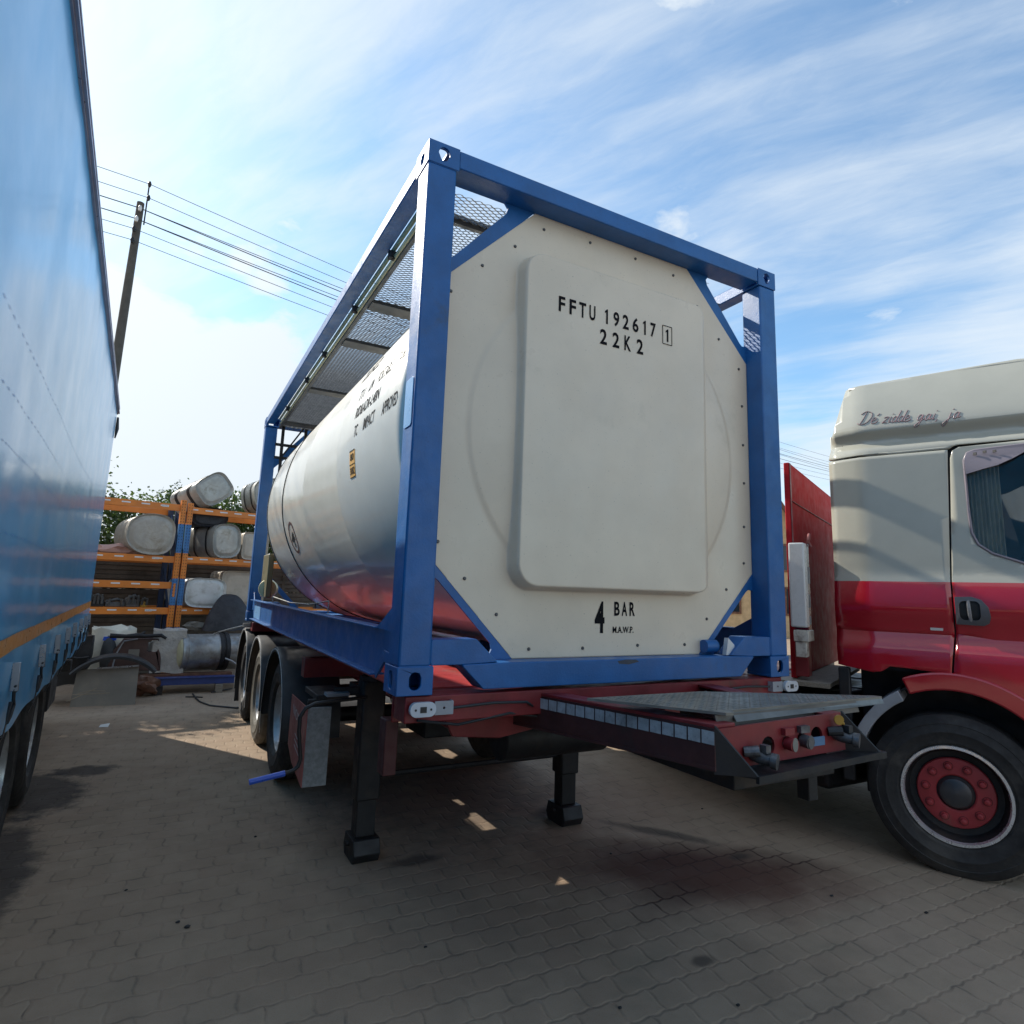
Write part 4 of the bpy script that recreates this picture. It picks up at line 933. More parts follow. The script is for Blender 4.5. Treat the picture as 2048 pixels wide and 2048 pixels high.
# front wheel
RR = .495; wl = part('wheel', MB().lathe([(-.055,.105),(-.060,.098),(-.085,.085),(-.095,.060),(-.10,.0001)], 32), mat('greasy_hub', (.07,.07,.075), .4, metal=.5, dust=.3), tr, smooth=35)
wl.matrix_parent_inverse = wm(tr).inverted(); wl.location = T(-.115, .165, .475); wl.rotation_euler = (0, 0, ha)
part('tyre', tyre_mb(.485, .315, .290, 96), RUB, wl, smooth=30, local=True)
part('rim', MB().lathe([(-.140,.298),(-.150,.295),(-.151,.279),(-.130,.272)], 72), CHROME, wl, smooth=40, local=True)
part('rim_barrel', MB().lathe([(-.132,.277),(-.10,.262),(-.05,.250),(-.045,.215),(-.060,.205)], 64), BLKST, wl, smooth=40, local=True)
REDN = mat('red_nut_ring', (.34,.035,.040), .55, var=.1, dust=.1)
part('nut_ring', MB().lathe([(-.056,.212),(-.070,.206),(-.072,.200),(-.072,.112),(-.066,.104),(-.05,.102)], 64), REDN, wl, smooth=35, local=True)
mb = MB()
for k in range(10):
    a = 2*math.pi*(k+.2)/10; Mx = Matrix.Translation((-.072, .162*math.cos(a), .162*math.sin(a)))
    mb.lathe([(.0,.024),(-.004,.023),(-.004,.018),(-.030,.016),(-.033,.010),(-.033,.0001)], 14, Mx)
part('wheel_nut', mb, REDN, wl, smooth=40, local=True)
mb = MB()
for k in range(10):
    a = 2*math.pi*(k+.2)/10; mb.lathe([(-.0725,.027),(-.0745,.026),(-.0745,.019),(-.0725,.018)], 18, Matrix.Translation((0, .162*math.cos(a), .162*math.sin(a))))
part('nut_shade_ring', mb, mat('dark_red_nut_shade', (.10,.012,.014), .6), wl, smooth=40, local=True)  # dark rings round the nuts, coloured in as the shade of recesses
# chassis behind the cab
mb = MB()
cabbox(-2.9,1.1,.85,.93,.72,.98); cabbox(-2.9,1.1,1.6,1.68,.72,.98); cabbox(-2.8,-1.2,.50,2.3,.98,1.08); cabbox(-1.7,-.95,.12,.75,.42,.93)
cabbox(-.7,.9,.45,2.0,.30,1.2); cabbox(-.80,-.72,.05,.10,.45,1.2); part('truck_frame', mb, BLKST, tr, bevel=.01)
mb = MB(); cabbox(-1.25,-.86,.02,1.6,1.045,1.075); cabbox(-1.6,-1.3,.05,1.6,1.06,1.09); mb2_ = MB(); mb2_.box((3.52,.55,.28),(5.2,3.8,.97)); mb2_.box((3.50,1.0,.24),(3.9,2.2,.80)); part('side_shade_block', mb2_, BLKST, tr, bevel=.04, seg=3)  # black blocks added under the truck to deepen the shade there
part('catwalk_plank', mb, WOODP, tr)
if 0: wb = wheel(tr, T(-2.45,.62,.49), R=.49, w_=.55, rim=.286)
mb = MB(); cabbox(-1.165,-1.120,.17,2.3,1.08,2.725); hb = part('headboard', mb, mat('headboard_red', (.42,.016,.024), .65, var=.08, spec=.15), tr, bevel=.006)
mb = MB(); cabbox(-1.119,-1.112,.23,2.3,2.42,2.425); cabbox(-1.119,-1.115,.171,.21,1.1,2.72); part('headboard_trim', mb, REDC, hb)
mb = MB(); cabbox(-1.110,-.99,-.02,.085,1.46,2.075); cab_ = part('side_cabinet', mb, WHITEP, tr, bevel=.012)
mb = MB(); cabbox(-1.105,-1.0,.086,.20,1.42,2.08); part('cabinet_side', mb, mat('dark_red_metal', (.16,.01,.03), .25, coat=.8, dust=.1), cab_, bevel=.006)
mb = MB(); cabbox(-1.0,-.992,.10,.145,1.60,1.70); cabbox(-1.0,-.990,.10,.16,1.78,1.90); cabbox(-1.0,-.990,.11,.14,1.48,1.54); part('cabinet_latch', mb, GREYP, cab_)
mb = MB(); cabbox(-1.09,-.98,-.03,.17,1.36,1.44); cabbox(-1.08,-1.0,-.02,.07,1.25,1.36); part('chipped_bracket', mb, mat('chipped_white', (.60,.57,.50), .5, dust=.5, ds=12, dcol=(.12,.06,.04)), cab_, bevel=.006)
mb = MB(); mb.tube([T(-1.0,.17,2.085),T(-.99,.185,2.12),T(-.985,.16,2.15),T(-.99,.14,2.11),T(-1.0,.19,2.10),T(-.98,.20,2.06)], .010, 8); part('rope_knot', mb, mat('pink_rope', (.45,.18,.17), .8), cab_, smooth=60)
mb = MB(); cabbox(-1.12,-1.02,.13,.24,1.10,1.36); part('lower_bracket', mb, REDC, tr, bevel=.006)
# ------------------------------------------------------------------ pallet rack
def Rk(s, d_, z):  # s along the rack face, d_ depth behind it
    k = math.atan(.2); return (-.77+s*math.cos(k)-d_*math.sin(k), 9.5+s*math.sin(k)+d_*math.cos(k), z)
def rbox(mb, s0, s1, d0, d1, z0, z1):
    mb.add([Rk(s, d_, z) for s in (s0, s1) for d_ in (d0, d1) for z in (z0, z1)], [(0,1,3,2),(4,6,7,5),(0,4,5,1),(2,3,7,6),(0,2,6,4),(1,5,7,3)])
rk = thing('pallet_rack', 'orange and blue pallet rack holding old fuel tanks behind the container', 'rack', Rk(0,.5,0))
LV = {'l': (1.165, 1.585, 2.015, 2.895), 'r': (1.165, 2.03, 2.875)}
for side, (s0, s1) in (('l', (-2.75, -.055)), ('r', (.095, 2.80))):
    for z in LV[side]:
        for dd in (0., 1.0):
            mb = MB(); rbox(mb, s0, s1, dd+.0, dd+.045, z-.055, z+.055); bmo = part('shelf_beam', mb, RACKO, rk, bevel=.004)
            if dd == 0.:
                mb = MB(); k = 0; s = s1-.20
                while s > s0:
                    rbox(mb, s-.125, s, -.0015, -.0005, z+.002, z+.024); s -= .28 if side == 'l' else .24
                part('beam_label', mb, PAPER, bmo)
                if side == 'l' and z != 1.585:
                    mb = MB(); sx_ = {2.895:-.31, 2.015:-.36, 1.165:-.37}[z]; rbox(mb, sx_-.05, sx_+.05, -.004, -.002, z-.006, z+.028); lb = part('weight_label', mb, PAPER, bmo)
                    mb = MB(); letters(mb, 'MAX 1500 KG', .085, .012, lambda a, b: Rk(sx_-.042+a, -.0048, z+.006+b), off=.0); part('label_print', mb, BLACKP, lb)
for sc in (-.035, .075, -2.80, 2.86):
    for dd in (0., .93):
        mb = MB(); zs = [(0,.62,RACKO),(.62,.90,RACKB),(.90,1.26,RACKO),(1.26,1.32,RACKB),(1.32,1.70,RACKB),(1.70,2.13,RACKO),(2.13,2.62,RACKB),(2.62,3.03 if sc < 0 else 2.99,RACKO)]
        mt = [RACKO, RACKB]
        for z0, z1, m_ in zs: mb.cm = mt.index(m_); rbox(mb, sc-.040, sc+.040, dd-.03, dd+.05, z0, z1)
        mb.cm = 0
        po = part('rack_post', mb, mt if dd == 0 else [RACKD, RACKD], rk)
        if dd == 0:
            mb = MB(); z = .8
            while z < 3.0:
                for q in (-.020, .020): rbox(mb, sc+q-.005, sc+q+.005, -.033, -.0305, z, z+.016)
                z += .05
            part('post_slots', mb, BLKST, po)
            mb = MB(); part('brace', mb.bar(Rk(sc,.02,2.1), Rk(sc,.93,2.85), .03, .03).bar(Rk(sc,.02,.9), Rk(sc,.93,1.9), .03, .03), RACKD, po)
mb = MB(); rbox(mb, -.055, -.02, -.032, .0, 1.40, 1.62); part('beam_end_plate', mb, RACKO, rk)
# ---- fuel tanks on the rack
def sup(cx_, cz_, w_, h_, rot=0, e=3.2, n=40, egg=0):
    o = []
    for i in range(n):
        a = 2*math.pi*i/n; c, s = math.cos(a), math.sin(a)
        x = (abs(c)**(2/e))*(1 if c > 0 else -1)*w_/2; z = (abs(s)**(2/e))*(1 if s > 0 else -1)*h_/2
        if egg: z *= 1-egg*max(0, -x/(w_/2))**1.5*(.6)
        cr, sr = math.cos(R_(rot)), math.sin(R_(rot)); o.append((cx_+x*cr-z*sr, cz_+x*sr+z*cr))
    return o
def ftank(name, label, cat, c, w_, h_, L, rot, mt, d0=-.05, yaw_=0., e=3.2, egg=0, strap=True, group='fuel tanks lying on the pallet rack', lift=0.):
    """extruded tank; front end at depth d0, running back L, sheared by yaw_/lift"""
    base = Rk(c[0], d0+L/2, c[1]-h_/2); t = thing(name, label, cat, base, group)
    o = sup(0, 0, w_, h_, rot, e, 40, egg)
    def pt(x, z, dd): return Rk(c[0]+x+yaw_*(dd-d0), dd, c[1]+z+lift*(dd-d0))
    n = len(o); mb = MB(); prof = [(.030,.90),(.010,.97),(.0,.99),(.0,1.0),(.02,1.0),(.022,.985),(L-.022,.985),(L-.02,1.),(L,1.),(L,.98),(L-.01,.9)]
    vs = [pt(x*k, z*k, d0+dd) for dd, k in prof for x, z in o]
    fs = [(i*n+j, i*n+(j+1) % n, (i+1)*n+(j+1) % n, (i+1)*n+j) for i in range(len(prof)-1) for j in range(n)]
    fs += [tuple((len(prof)-1)*n+j for j in range(n))]
    mb.add(vs, fs); body = part('tank_body', mb, mt, t, smooth=38)
    mb = MB(); prof = [(.029,.90),(.022,.80),(.012,.76),(.010,.70),(.014,.35),(.016,.001)]
    vs = [pt(x*k, z*k, d0+dd+.0) for dd, k in prof for x, z in o]
    fs = [(i*n+j, i*n+(j+1) % n, (i+1)*n+(j+1) % n, (i+1)*n+j) for i in range(len(prof)-1) for j in range(n)]
    mb.add(vs, fs); part('end_cap', mb, mt, t, smooth=38)
    if strap:
        mb = MB()
        for q in (.25, .72):
            vs = []
            for dd in (L*q, L*q+.05):
                vs += [pt(x*1.012, z*1.012, d0+dd) for x, z in o]
            mb.add(vs, [(j, (j+1) % n, n+(j+1) % n, n+j) for j in range(n)])
        part('strap_band', mb, BLKST, t, solid=.003)
    return t
ftank('fuel_tank', 'dull grey fuel tank tipped on one corner on top of the rack', 'fuel tank', (.42,3.29), .58, .50, .50, 38, FTANK, d0=-.04, yaw_=-.55, lift=-.38, e=3.4)
ftank('fuel_tank', 'wide egg shaped grey fuel tank on the left bay below the top beam', 'fuel tank', (-.47,2.415), .70, .68, 1.0, -2, FTANK2, yaw_=-.04, e=2.9, egg=.35, strap=False)
ftank('fuel_tank', 'shiny dented fuel tank with dark strap in the middle of the right bay', 'fuel tank', (.71,2.39), .47, .60, .9, 4, FTANK, yaw_=-.22, e=2.8, egg=-.1)
ftank('fuel_tank', 'mottled square tank end half hidden by the container post', 'fuel tank', (1.20,2.33), .46, .50, .8, 0, FTANKB, e=6)
ftank('fuel_tank', 'clean pale rounded fuel tank on the lowest right shelf', 'fuel tank', (.46,1.475), .64, .50, 1.0, -2, FTANKW, yaw_=-.12, e=4, strap=False)
ftank('fuel_tank', 'beige dusty upright fuel tank behind the black sheet', 'fuel tank', (1.15,1.56), .76, .64, .8, 0, FTANKB, d0=.25, e=7, strap=False)
ftank('fuel_tank', 'grey tank on the rack top partly behind the blue container post', 'fuel tank', (1.40,3.30), .62, .62, .8, 12, FTANK, e=3)
ftank('fuel_tank', 'black tank hanging low under the tipped grey one', 'fuel tank', (.42,2.80), .62, .34, .7, 2, TARP, d0=.10, e=2.6, strap=False)
# black sheet
mb = MB()
def tarp(a, b):
    th = 2*math.pi*a; r = (1-b)**.55; prof_ = [(-.34,.9),( .36,.95),(.40,1.25)]
    x = .80+.40*r*math.cos(th)*(1.0-.1*math.sin(3*th)); dd = -.25+.30*r*math.sin(th); z = .86+.60*(1-r**2.6)+.03*noise.noise(Vector((x*6,dd*6,b*4)))
    return Rk(x, dd, z)
mb.grid(48, 14, tarp); tag(part('black_cover', mb, TARP, None, smooth=50), 'black crumpled cover heaped in front of the pale tanks', 'cover')
# machine parts on the low left shelf
def lump(name, label, cat, c, size, mt, seed, rough=.35, box=False, group=None, n=3, d_=None):
    bm = bmesh.new()
    if box: bmesh.ops.create_cube(bm, size=2); bmesh.ops.subdivide_edges(bm, edges=bm.edges[:], cuts=4, use_grid_fill=True)
    else: bmesh.ops.create_icosphere(bm, subdivisions=n, radius=1)
    for v in bm.verts:
        k = 1+rough*noise.noise(v.co*1.7+Vector((seed*3.1,seed,0)))+rough*.5*noise.noise(v.co*4.3+Vector((0,seed*2.,seed)))
        v.co = Vector((v.co.x*k*size[0]/2, v.co.y*k*size[1]/2, v.co.z*k*size[2]/2))+Vector(c)
    me = bpy.data.meshes.new(name); bm.to_mesh(me); bm.free(); me.materials.append(mt)
    me.polygons.foreach_set('use_smooth', [True]*len(me.polygons)); me.set_sharp_from_angle(angle=R_(35))
    return tag(part(name, me, None, None), label, cat, group)
GREYD = mat('oily_grey_metal', (.085,.085,.085), .45, metal=.3, var=.3, dust=.3)
GP = 'scrap machine parts on the low left shelf'
def shelfpart(s, w_, h_, mt, label, kind):
    c = Rk(s, .12, 1.225)
    t = thing('machine_part', label, 'machine part', c, GP)
    mb = MB(); rbox(mb, s-w_/2, s+w_/2, .02, .35, 1.225, 1.225+h_*.55); part('casing', mb, mt, t, bevel=.01)
    mb = MB()
    for k in range(kind): mb.tube([Rk(s-w_*.35+k*w_*.7/max(kind-1,1), .01, 1.225+h_*.25), Rk(s-w_*.3+k*w_*.6/max(kind-1,1), -.02, 1.225+h_*.95)], .018, 8)
    mb.tube([Rk(s-w_*.45,.1,1.225+h_*.6), Rk(s+w_*.1,.05,1.225+h_*.95), Rk(s+w_*.45,.12,1.225+h_*.62)], .022, 8); part('pipe', mb, mt if kind % 2 else GREYD, t, smooth=50)
shelfpart(-1.10,.22,.20,BLKST,'black engine block with pipes at the left end of the shelf',4)
shelfpart(-.84,.26,.13,GREYD,'flat silver gearbox cover on the low shelf',2)
shelfpart(-.60,.20,.20,GREYD,'grey pump with a bent pipe on the low shelf',3)
shelfpart(-.44,.10,.15,YELP,'small yellow clamp at the right end of the low shelf',2)
lump('crumpled_parts', 'heap of small pale fittings beside the blue rack post foot', 'scrap', Rk(.34,.0,.90), (.34,.25,.16), CARD, 3, .6)
lump('pink_sacks', 'pale pink sacks behind the egg shaped fuel tank', 'sack', Rk(-.85,.45,2.13), (.75,.4,.22), mat('pink_sack', (.50,.30,.25), .7), 5, .5)
# ------------------------------------------------------------------ things on the ground before the rack
sb = thing('leaning_board', 'dusty grey rectangular board propped under the black mudguard', 'board', (-1.48,7.6,0))
mb = MB(); mb.add([(-1.84,7.60,.0),(-1.11,7.56,.0),(-1.12,7.66,.48),(-1.82,7.70,.455),(-1.84,7.62,.0),(-1.11,7.58,.0),(-1.12,7.68,.48),(-1.82,7.72,.455)],[(0,1,2,3),(7,6,5,4),(0,4,5,1),(1,5,6,2),(2,6,7,3),(3,7,4,0)]); part('board_sheet', mb, CARD, sb)
mb = MB(); mb.bar((-1.60,7.64,.475),(-1.12,7.63,.500),.03,.02); part('metal_edge', mb, ALU, sb)
lm = MB().lathe([(0,.62),(0,.655),(.015,.67),(.36,.67),(.36,.655),(.015,.645),(.015,.62)], 40, Matrix.Translation((-1.40,7.62,-.03))@Matrix.Rotation(R_(92),4,'Z')@Matrix.Rotation(R_(-2),4,'X'), 44, 140)
tag(part('spare_mudguard', lm, BLKPL, None, smooth=40), 'black plastic wheel arch lying over the grey board', 'mudguard')
can = thing('cylindrical_tank', 'large scuffed steel cylinder lying with a cream end beside plastic film', 'tank', (-.40,8.65,.3))
Mc = Matrix.Translation((-.66,8.65,.57))@Matrix.Rotation(R_(12),4,'Z')
STN = mat('scuffed_steel', (.30,.31,.31), .4, metal=.6, var=.3, vs=5, dust=.5, dcol=(.16,.12,.09), ds=4)
part('cylinder_body', MB().lathe([(.02,.27),(.03,.285),(.045,.275),(.10,.275),(.11,.283),(.13,.275),(.50,.275),(.52,.29),(.56,.29)],48,Mc), STN, can, smooth=40)
part('end_cover', MB().lathe([(.03,.262),(.0,.25),(-.03,.19),(-.045,.10),(-.05,.0001)],40,Mc), mat('cream_end', (.50,.47,.30), .5, dust=.2), can, smooth=40)
part('clamp_ring', MB().lathe([(.555,.30),(.60,.30),(.60,.285),(.64,.285),(.64,.30),(.70,.30)],40,Mc), BLKST, can, smooth=30)
part('steel_sleeve', MB().lathe([(.70,.272),(1.3,.272),(1.3,.0001)],40,Mc), STN, can, smooth=30)
mb = MB()
for k in range(6): mb.lathe([(0,.008),(0,.0001)], 8, Matrix.Translation((-.02,8.36,.40+k*.07)))
mb.tube([(.0,8.34,.50),(.10,8.33,.46),(.18,8.35,.40),(.24,8.36,.42)], .012, 8); part('clamp_bolts', mb, GREYP, can)
lump('plastic_bag', 'crumpled pale grey plastic film pressed against the steel cylinder', 'plastic film', (-.78,8.66,.60), (.44,.30,.62), BAG, 2, .16, box=True)
lump('white_sack', 'off white sack standing at the left behind the dark door trim', 'sack', (-1.52,8.95,.56), (.56,.4,.72), mat('white_sack', (.62,.60,.50), .6, bump=.4, bs=10, bdist=.02), 8, .22, box=True)
dp = thing('door_trim', 'brown vehicle door trim panel with a pale speaker opening', 'door trim', (-1.2,8.6,0))
mb = MB(); mb.plate([[(-1.55,.34),(-1.50,.62),(-1.38,.80),(-.92,.80),(-.88,.70),(-.86,.32)], rrect(-1.06,.60,-.93,.77,.03)], 8.50, 8.60, lambda u,v,d_:(u,d_,v)); part('trim_panel', mb, BROWN, dp, bevel=.012)
mb = MB(); mb.tube([(-1.48,8.49,.36),(-1.45,8.49,.58),(-1.37,8.49,.76),(-1.20,8.49,.79)], .010, 8); part('trim_piping', mb, GREYP, dp, smooth=60)
mb = MB(); mb.plate([rrect(-1.30,.50,-1.16,.64,.01)], 8.485, 8.495, lambda u,v,d_:(u,d_,v)); part('trim_pocket', mb, CARD, dp)
lump('grey_bundle', 'small grey wrapped bundle showing through the door trim opening', 'bundle', (-1.0,8.64,.62), (.16,.14,.26), BAG, 6, .3)
lump('blue_bucket', 'small bright blue lid edge behind the dark trim', 'lid', (-1.56,8.62,.79), (.16,.1,.05), BLUEGRIP, 9, .1, box=True)
lump('dark_cushion', 'dark grey rounded cushion standing left of the door trim', 'cushion', (-1.56,8.60,.55), (.20,.25,.52), mat('dark_cushion_cloth', (.05,.055,.06), .8), 11, .15)
lump('battery_case', 'black and grey battery case at the foot of the blue curtain', 'battery', (-1.86,8.40,.68), (.24,.3,.34), BLKPL, 12, .08, box=True)
lump('engine_cover', 'low black engine cover under the blue curtain corner', 'cover', (-2.0,8.0,.42), (.5,.4,.34), BLKPL, 14, .2, box=True)
mb = MB(); mb.tube([(-1.55,8.40,.845),(-1.35,8.42,.835),(-1.22,8.42,.845),(-1.1,8.45,.835),(-.90,8.42,.845),(-.83,8.42,.80)], [.035,.028,.036,.028,.028,.020], 12); mb.tube([(-1.2,8.44,.84),(-1.12,8.5,.89)], .018, 8)
tag(part('drive_shaft', mb, BLKST, None, smooth=50), 'dark jointed shaft lying across the top of the door trim', 'shaft')
mb = MB(); mb.box((-.98,8.30,.13),(.16,8.42,.235)); mb.box((-.98,8.28,.225),(.16,8.44,.240)); tag(part('blue_beam', mb, mat('navy_beam', (.03,.055,.20), .4, dust=.1), None, bevel=.004), 'long dark blue steel beam lying low on wood blocks', 'beam')
mb = MB(); mb.box((-1.15,8.45,.235),(.13,8.62,.275)); tag(part('rusty_beam', mb, RUST, None, bevel=.004), 'rusty brown flat beam behind the blue one', 'beam')
mb = MB(); mb.box((-.95,8.62,.29),(-.55,8.75,.36)); tag(part('blue_sheet', mb, mat('blue_sheet_metal', (.05,.16,.42), .5), None), 'short bright blue plate under the plastic film', 'plate')
mb = MB(); mb.box((-.10,8.25,.0),(.0,8.5,.128)); tag(part('wood_block', mb, WOODP, None, bevel=.004), 'weathered wood block under the blue beam near the wheels', 'block')
mb = MB(); mb.box((-.90,8.25,.0),(-.80,8.5,.128)); tag(part('wood_block', mb, BLKST, None, bevel=.004), 'dark block under the left end of the blue beam', 'block')
lump('rust_clamps', 'tangle of rusty clamps at the left end of the beams', 'scrap', (-1.05,8.25,.14), (.36,.25,.24), RUST, 15, .6)
mb = MB(); mb.tube([(-.18,8.45,.86),(-.12,8.35,.90),(.0,8.2,.95),(.24,8.0,1.03)], .014, 8); tag(part('bent_pipe', mb, GALV, None, smooth=60), 'thin bent metal pipe rising above the steel cylinder', 'pipe')
mb = MB(); mb.tube([(-.40,8.19,.012),(-.37,7.75,.012),(-.33,7.45,.012),(-.22,7.12,.012),(.07,6.83,.012),(.5,6.75,.012)], .011, 8); mb.tube([(-.5,7.95,.01),(-.38,7.9,.012),(-.28,7.84,.01)], .009, 6)
tag(part('rubber_hose', mb, BLKPL, None, smooth=60), 'thin black hose curling over the pavers toward the rear wheel', 'hose')
mb = MB(); mb.tube([(-.15,8.2,.02),(.15,8.49,.02)], .010, 6); tag(part('thin_rod', mb, BLKST, None), 'short dark rod on the pavers below the blue beam', 'rod')
mb = MB(); mb.add([(-1.40,6.13,.004),(-1.31,6.11,.004),(-1.30,6.19,.03),(-1.39,6.21,.015)],[(0,1,2,3)]); tag(part('paper_scrap', mb, PAPER, None, solid=.0015), 'small white scrap of paper lying in the sunlit patch', 'paper')
mb = MB()
for a in ([(-1.75,7.35,.20),(-1.62,7.3,.24),(-1.45,7.28,.23)], [(-1.85,7.3,.12),(-1.65,7.28,.215),(-1.55,7.3,.27)], [(-1.80,7.3,.2),(-1.6,7.28,.2),(-1.40,7.25,.21)]): mb.tube(a, .005, 5)
tag(part('dry_twig', mb, mat('dry_twig_bark', (.30,.25,.18), .8), None), 'dry twig sticking up in front of the grey board', 'twig')
for i, (x, y, r) in enumerate([(-.15,-.02,.012),(-.62,1.05,.012),(2.9,-.45,.010),(.9,-.35,.008),(1.35,-.55,.008),(-.66,1.12,.009),(-.5,.2,.006),(.35,.4,.007),(1.8,.9,.008),(2.6,-.1,.009),(-.9,1.6,.007),(.2,-.5,.006),(3.0,1.3,.008),(-.2,2.1,.008)]):
    q = lump('pebble', 'dark crumb of grit on the open foreground pavers', 'pebble', (x, y, r*.5), (r*2.4, r*1.6, r*1.1), BLKST, 20+i, .4, group='crumbs of grit on the pavers', n=2)
# ------------------------------------------------------------------ fence behind
fe = thing('concrete_fence', 'dark brown plank patterned concrete fence behind the rack', 'fence', (0,11.0,0))
FM = mat('weathered_concrete_fence', (.105,.085,.066), .85, var=.3, vs=3, bump=.5, bs=25, dust=.3, dcol=(.06,.05,.045))
def fy(x): return 11.0+.2*(x+.77)
for k in range(-4, 6):
    xa = -.77+k*2.0; xb = xa+1.94
    mb = MB()
    for r in range(4):
        z0 = .5*r
        for j in range(6):
            a = z0+j*.0815+.008; o_ = .012*((j*7+r*3) % 3)
            mb.add([(x, fy(x)-d_-o_, z) for x in (xa, xb) for d_ in (.0, .045) for z in (a, a+.072)], [(0,1,3,2),(4,6,7,5),(0,4,5,1),(2,3,7,6),(0,2,6,4),(1,5,7,3)])
        mb.add([(x, fy(x)+d_, z) for x in (xa, xb) for d_ in (.0, .04) for z in (z0, z0+.498)], [(0,1,3,2),(4,6,7,5),(0,4,5,1),(2,3,7,6),(0,2,6,4),(1,5,7,3)])
    part('fence_panel', mb, FM, fe)
    mb = MB(); mb.box((xb+.0, fy(xb)-.07, 0), (xb+.06, fy(xb)+.07, 2.05)); part('fence_post', mb, FM, fe)
# ------------------------------------------------------------------ trees
def leafmat(name, c):
    m = bpy.data.materials.new(name); m.use_nodes = True; g = G(m.node_tree); b = m.node_tree.nodes['Principled BSDF']
    tc = g.n('ShaderNodeTexCoord'); n = g.noise(tc.outputs['Object'], 3.5, 3, .6); n2 = g.noise(tc.outputs['Object'], 26., 2, .6); c = Vector(c)
    cc = g.mix(g.mr(n, .3, .7), (*(c*.65), 1), (*(c*1.35), 1)); cc = g.mix(g.mr(n2, .4, .7, 0., .5), cc, (*(Vector((c.x*1.9, c.y*1.5, c.z*1.1))), 1))
    g.set(b.inputs['Base Color'], cc); b.inputs['Roughness'].default_value = .45
    tl = g.n('ShaderNodeBsdfTranslucent'); g.set(tl.inputs[0], g.mix(.5, cc, (.18,.30,.03,1))); mx = g.n('ShaderNodeMixShader'); mx.inputs[0].default_value = .30
    m.node_tree.links.new(b.outputs[0], mx.inputs[1]); m.node_tree.links.new(tl.outputs[0], mx.inputs[2])
    m.node_tree.links.new(mx.outputs[0], m.node_tree.nodes['Material Output'].inputs[0]); return m
LEAF = leafmat('leaf_green', (.065,.105,.040)); BARK = mat('bark', (.10,.08,.06), .9, var=.3, bump=.6, bs=30)
def tree(name, label, x, y, w_, h_, n, seed, base=1.55, leaf=.085):
    rnd = random.Random(seed); t = thing(name, label, 'tree', (x, y, 0), 'leafy trees behind the fence')
    mb = MB(); tips = []
    mb.tube([(x, y, 0), (x+.05, y, h_*.3), (x-.03, y+.04, h_*.6), (x, y, h_*.85)], [.08,.065,.04,.015], 8)
    for k in range(16):
        a = rnd.uniform(0, 6.28); z0 = h_*rnd.uniform(.15,.6); L = w_*.5*rnd.uniform(.5,1.); z1 = min(z0+rnd.uniform(.3,1.3), h_*.97)
        p1 = (x+L*.5*math.cos(a), y+L*.5*math.sin(a)*.8, (z0+z1)/2+.1); p2 = (x+L*math.cos(a), y+L*math.sin(a)*.8, z1)
        mb.tube([(x, y, z0), p1, p2], [.03,.02,.007], 6); tips += [p1, p2]
    tr_ = part('trunk', mb, BARK, t, smooth=50)
    mb = MB(); cl = []
    for k in range(int(n/70)):
        a = rnd.uniform(0, 6.28); r = math.sqrt(rnd.random()); zz = base+(h_-base)*rnd.random()**.85
        env = 1-.35*((zz-base)/(h_-base))**3
        cl.append((x+w_*.5*r*math.cos(a)*env, y+w_*.4*r*math.sin(a)*env, zz, rnd.uniform(.12,.30)))
    for k in range(10): # shoots above the crown
        a = rnd.uniform(-1, 1); cl.append((x+w_*.45*a, y+rnd.uniform(-.3,.3), h_+rnd.uniform(-.05,.28), .10))
    for (cx_, cy_, cz_, r) in cl:
        for k in range(95 if r > .11 else 34):
            p = Vector((rnd.gauss(0,1), rnd.gauss(0,1), rnd.gauss(0,.9)))*r*.75+Vector((cx_, cy_, cz_))
            d1 = Vector((rnd.gauss(0,1), rnd.gauss(0,1), rnd.gauss(0,.6))).normalized(); d2 = d1.cross(Vector((rnd.gauss(0,1), rnd.gauss(0,1), rnd.gauss(0,1)))).normalized()
            L = leaf*rnd.uniform(.55,1.15); W2 = L*.34
            mb.add([p, p+d1*L*.5+d2*W2, p+d1*L, p+d1*L*.5-d2*W2], [(0,1,2,3)])
    part('crown', mb, LEAF, t); return t
spec = [(-4.55,11.9,2.9,4.8,'tall unseen tree added behind the blue trailer for shade'),(-6.5,12.5,2.6,4.9,'tree at the far left behind the blue trailer'),(-3.15,12.4,2.0,4.4,'bushy tree showing left of the egg shaped tank'),(-1.55,12.1,2.0,3.15,'tree rising behind the left rack bay'),(-.35,12.2,1.7,3.35,'tree just behind the double rack post'),  # tall tree is added out of view to keep sun off the ground
        (.75,12.4,1.7,3.30,'tree behind the shiny dented tank'),(1.8,12.6,1.9,3.75,'taller tree beside the container rear post'),(3.3,12.9,2.2,3.6,'tree hidden mostly behind the container')]
for i, (x, y, w_, h_, lb) in enumerate(spec): tree('leafy_tree', 'green '+lb, x, y, w_, h_, 15000 if i == 0 else 7500, 40+i, leaf=.13 if i == 0 else .085)
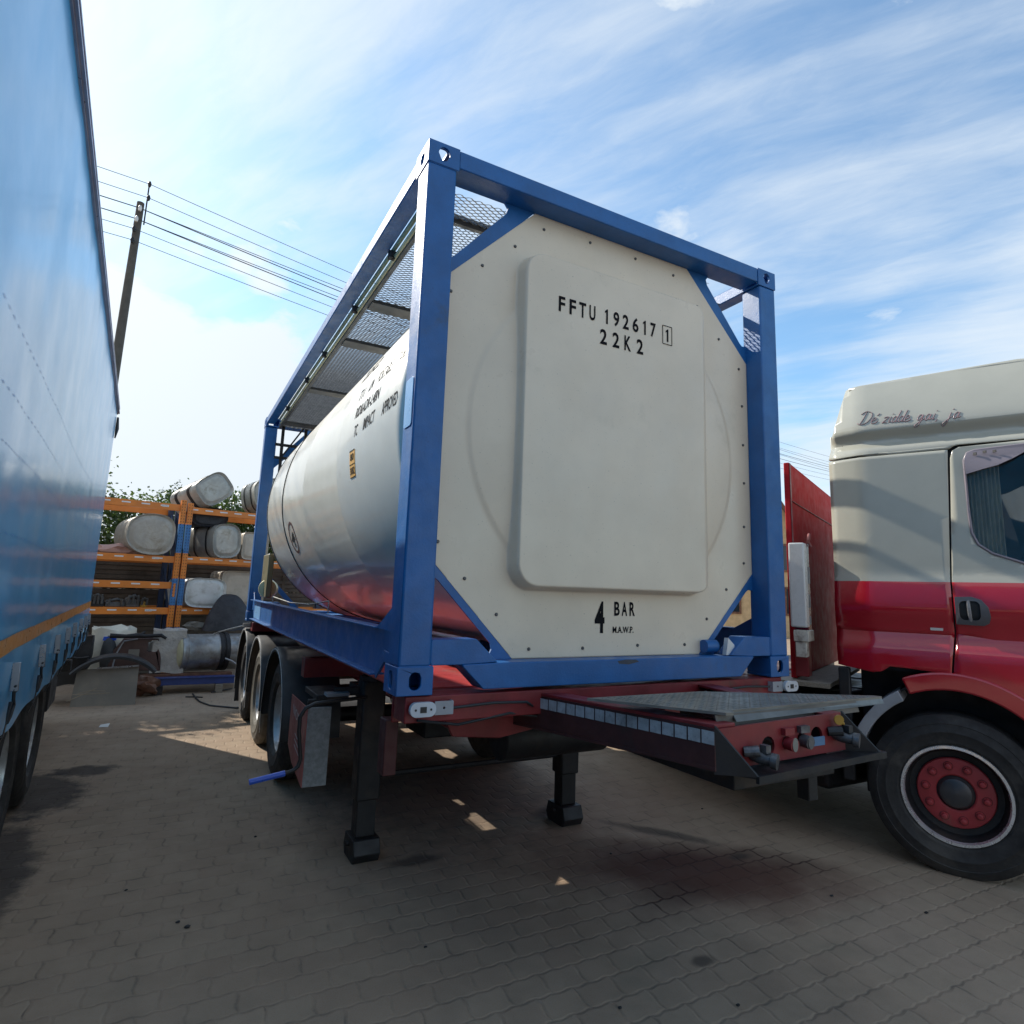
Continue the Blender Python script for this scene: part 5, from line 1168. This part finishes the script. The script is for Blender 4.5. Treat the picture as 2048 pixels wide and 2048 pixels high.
# ------------------------------------------------------------------ utility pole and wires
po = thing('utility_pole', 'slanting concrete utility pole with insulators above the blue trailer', 'utility pole', (-2.5,14.6,0))
CONC = mat('pole_concrete', (.085,.08,.07), .8, var=.15)
PB_ = Vector((-2.55,14.6,0)); 
def pole_at(z): return Vector((-2.62+.0105*z, 14.6, z))
mb = MB(); mb.tube([pole_at(0), pole_at(5), pole_at(10.95)], [.14,.115,.085], 10); part('pole_shaft', mb, CONC, po, smooth=50)
mb = MB(); mb.tube([pole_at(10.4)+Vector((.13,0,0)), pole_at(11.45)+Vector((.12,0,0))], .018, 6); part('steel_pin', mb, BLKST, po)
WZ = [(11.42,.14,0),(11.05,.16,0),(10.72,.02,1),(10.42,-.02,1),(10.15,-.04,0),(9.85,-.04,0)]
for z, dx, th in WZ:
    mb = MB(); c = pole_at(z)+Vector((dx, -.17, 0)); mb.tube([c+Vector((0,0,-.07)), c, c+Vector((0,0,.07))], [.03,.045,.025], 8); part('insulator', mb, WHITEP if th else BLKST, po, smooth=50)
WD = Vector((math.cos(math.atan(.222)), math.sin(math.atan(.222)), 0)); WM_ = mat('dark_wire', (.05,.06,.065), .5)
far = [10.98,10.60,10.35,10.10,9.75,9.55]
k = 0
lbs = ['topmost thin wire','second wire from the top','third wire, thicker dark cable','fourth wire, thicker dark cable','fifth wire from the top','lowest wire']
for (z, dx, th), zf in zip(WZ, far):
    c = pole_at(z)+Vector((dx, -.17, 0)); mb = MB(); L = 46.
    def span(sgn, z1, L, sag, off=0.): return [c+WD*(sgn*L*t)+Vector((0,0,(z1-z)*t-4*sag*t*(1-t)+off*math.sin(math.pi*t))) for t in [i/40 for i in range(41)]]
    r = .013 if th else .008
    mb.tube(span(1, z+.15, L, .75), r, 5); mb.tube(span(-1, z, 30, .5), r, 5)
    if z < 10.8 and z > 10.4 : mb.tube(span(1, z+.15, L, .75, .32), r*.7, 5)
    tag(part('overhead_wire', mb, WM_, None), lbs[k]+' running right from the concrete pole', 'wire', 'overhead wires'); k += 1
# ------------------------------------------------------------------ house far right
ho = thing('house', 'ochre gabled house glimpsed between the container and the red headboard', 'house', (31,22,0))
OC = mat('ochre_render', (.50,.36,.20), .8); RF = mat('brown_roof', (.14,.07,.045), .8)
HM = Matrix.Translation((24.05,17.2,0))@Matrix.Rotation(R_(-50),4,'Z')
mb = MB(); mb.plate([[(-4,0),(2,0),(2,2.6),(-1,7.9),(-4,2.6)]], 0, 9, lambda u,v,d_: HM@Vector((u,d_,v))); part('wall', mb, OC, ho)
mb = MB()
for s in (-1, 1): mb.bar(HM@Vector((-1+s*1.65,-.4,5.10)), HM@Vector((-1+s*1.65,9.5,5.10)), 6.7, .14, up=(HM.to_3x3()@Vector((s*.87,0,.49))))
part('roof', mb, RF, ho)
for u, z in ((-2.4,1.0),(.6,1.0),(-1,4.6),(.2,3.0)):
    mb = MB(); mb.plate([rrect(u-.55,z,u+.55,z+1.3,.02,2), rrect(u-.46,z+.09,u+.46,z+1.21,.02,2)], -.06, .04, lambda a,b,d_: HM@Vector((a,d_,b))); wf = part('window', mb, RUST, ho)
    mb = MB(); mb.plate([rrect(u-.46,z+.09,u+.46,z+1.21,.02,2)], -.012, -.004, lambda a,b,d_: HM@Vector((a,d_,b))); part('pane', mb, GLASSD, wf)
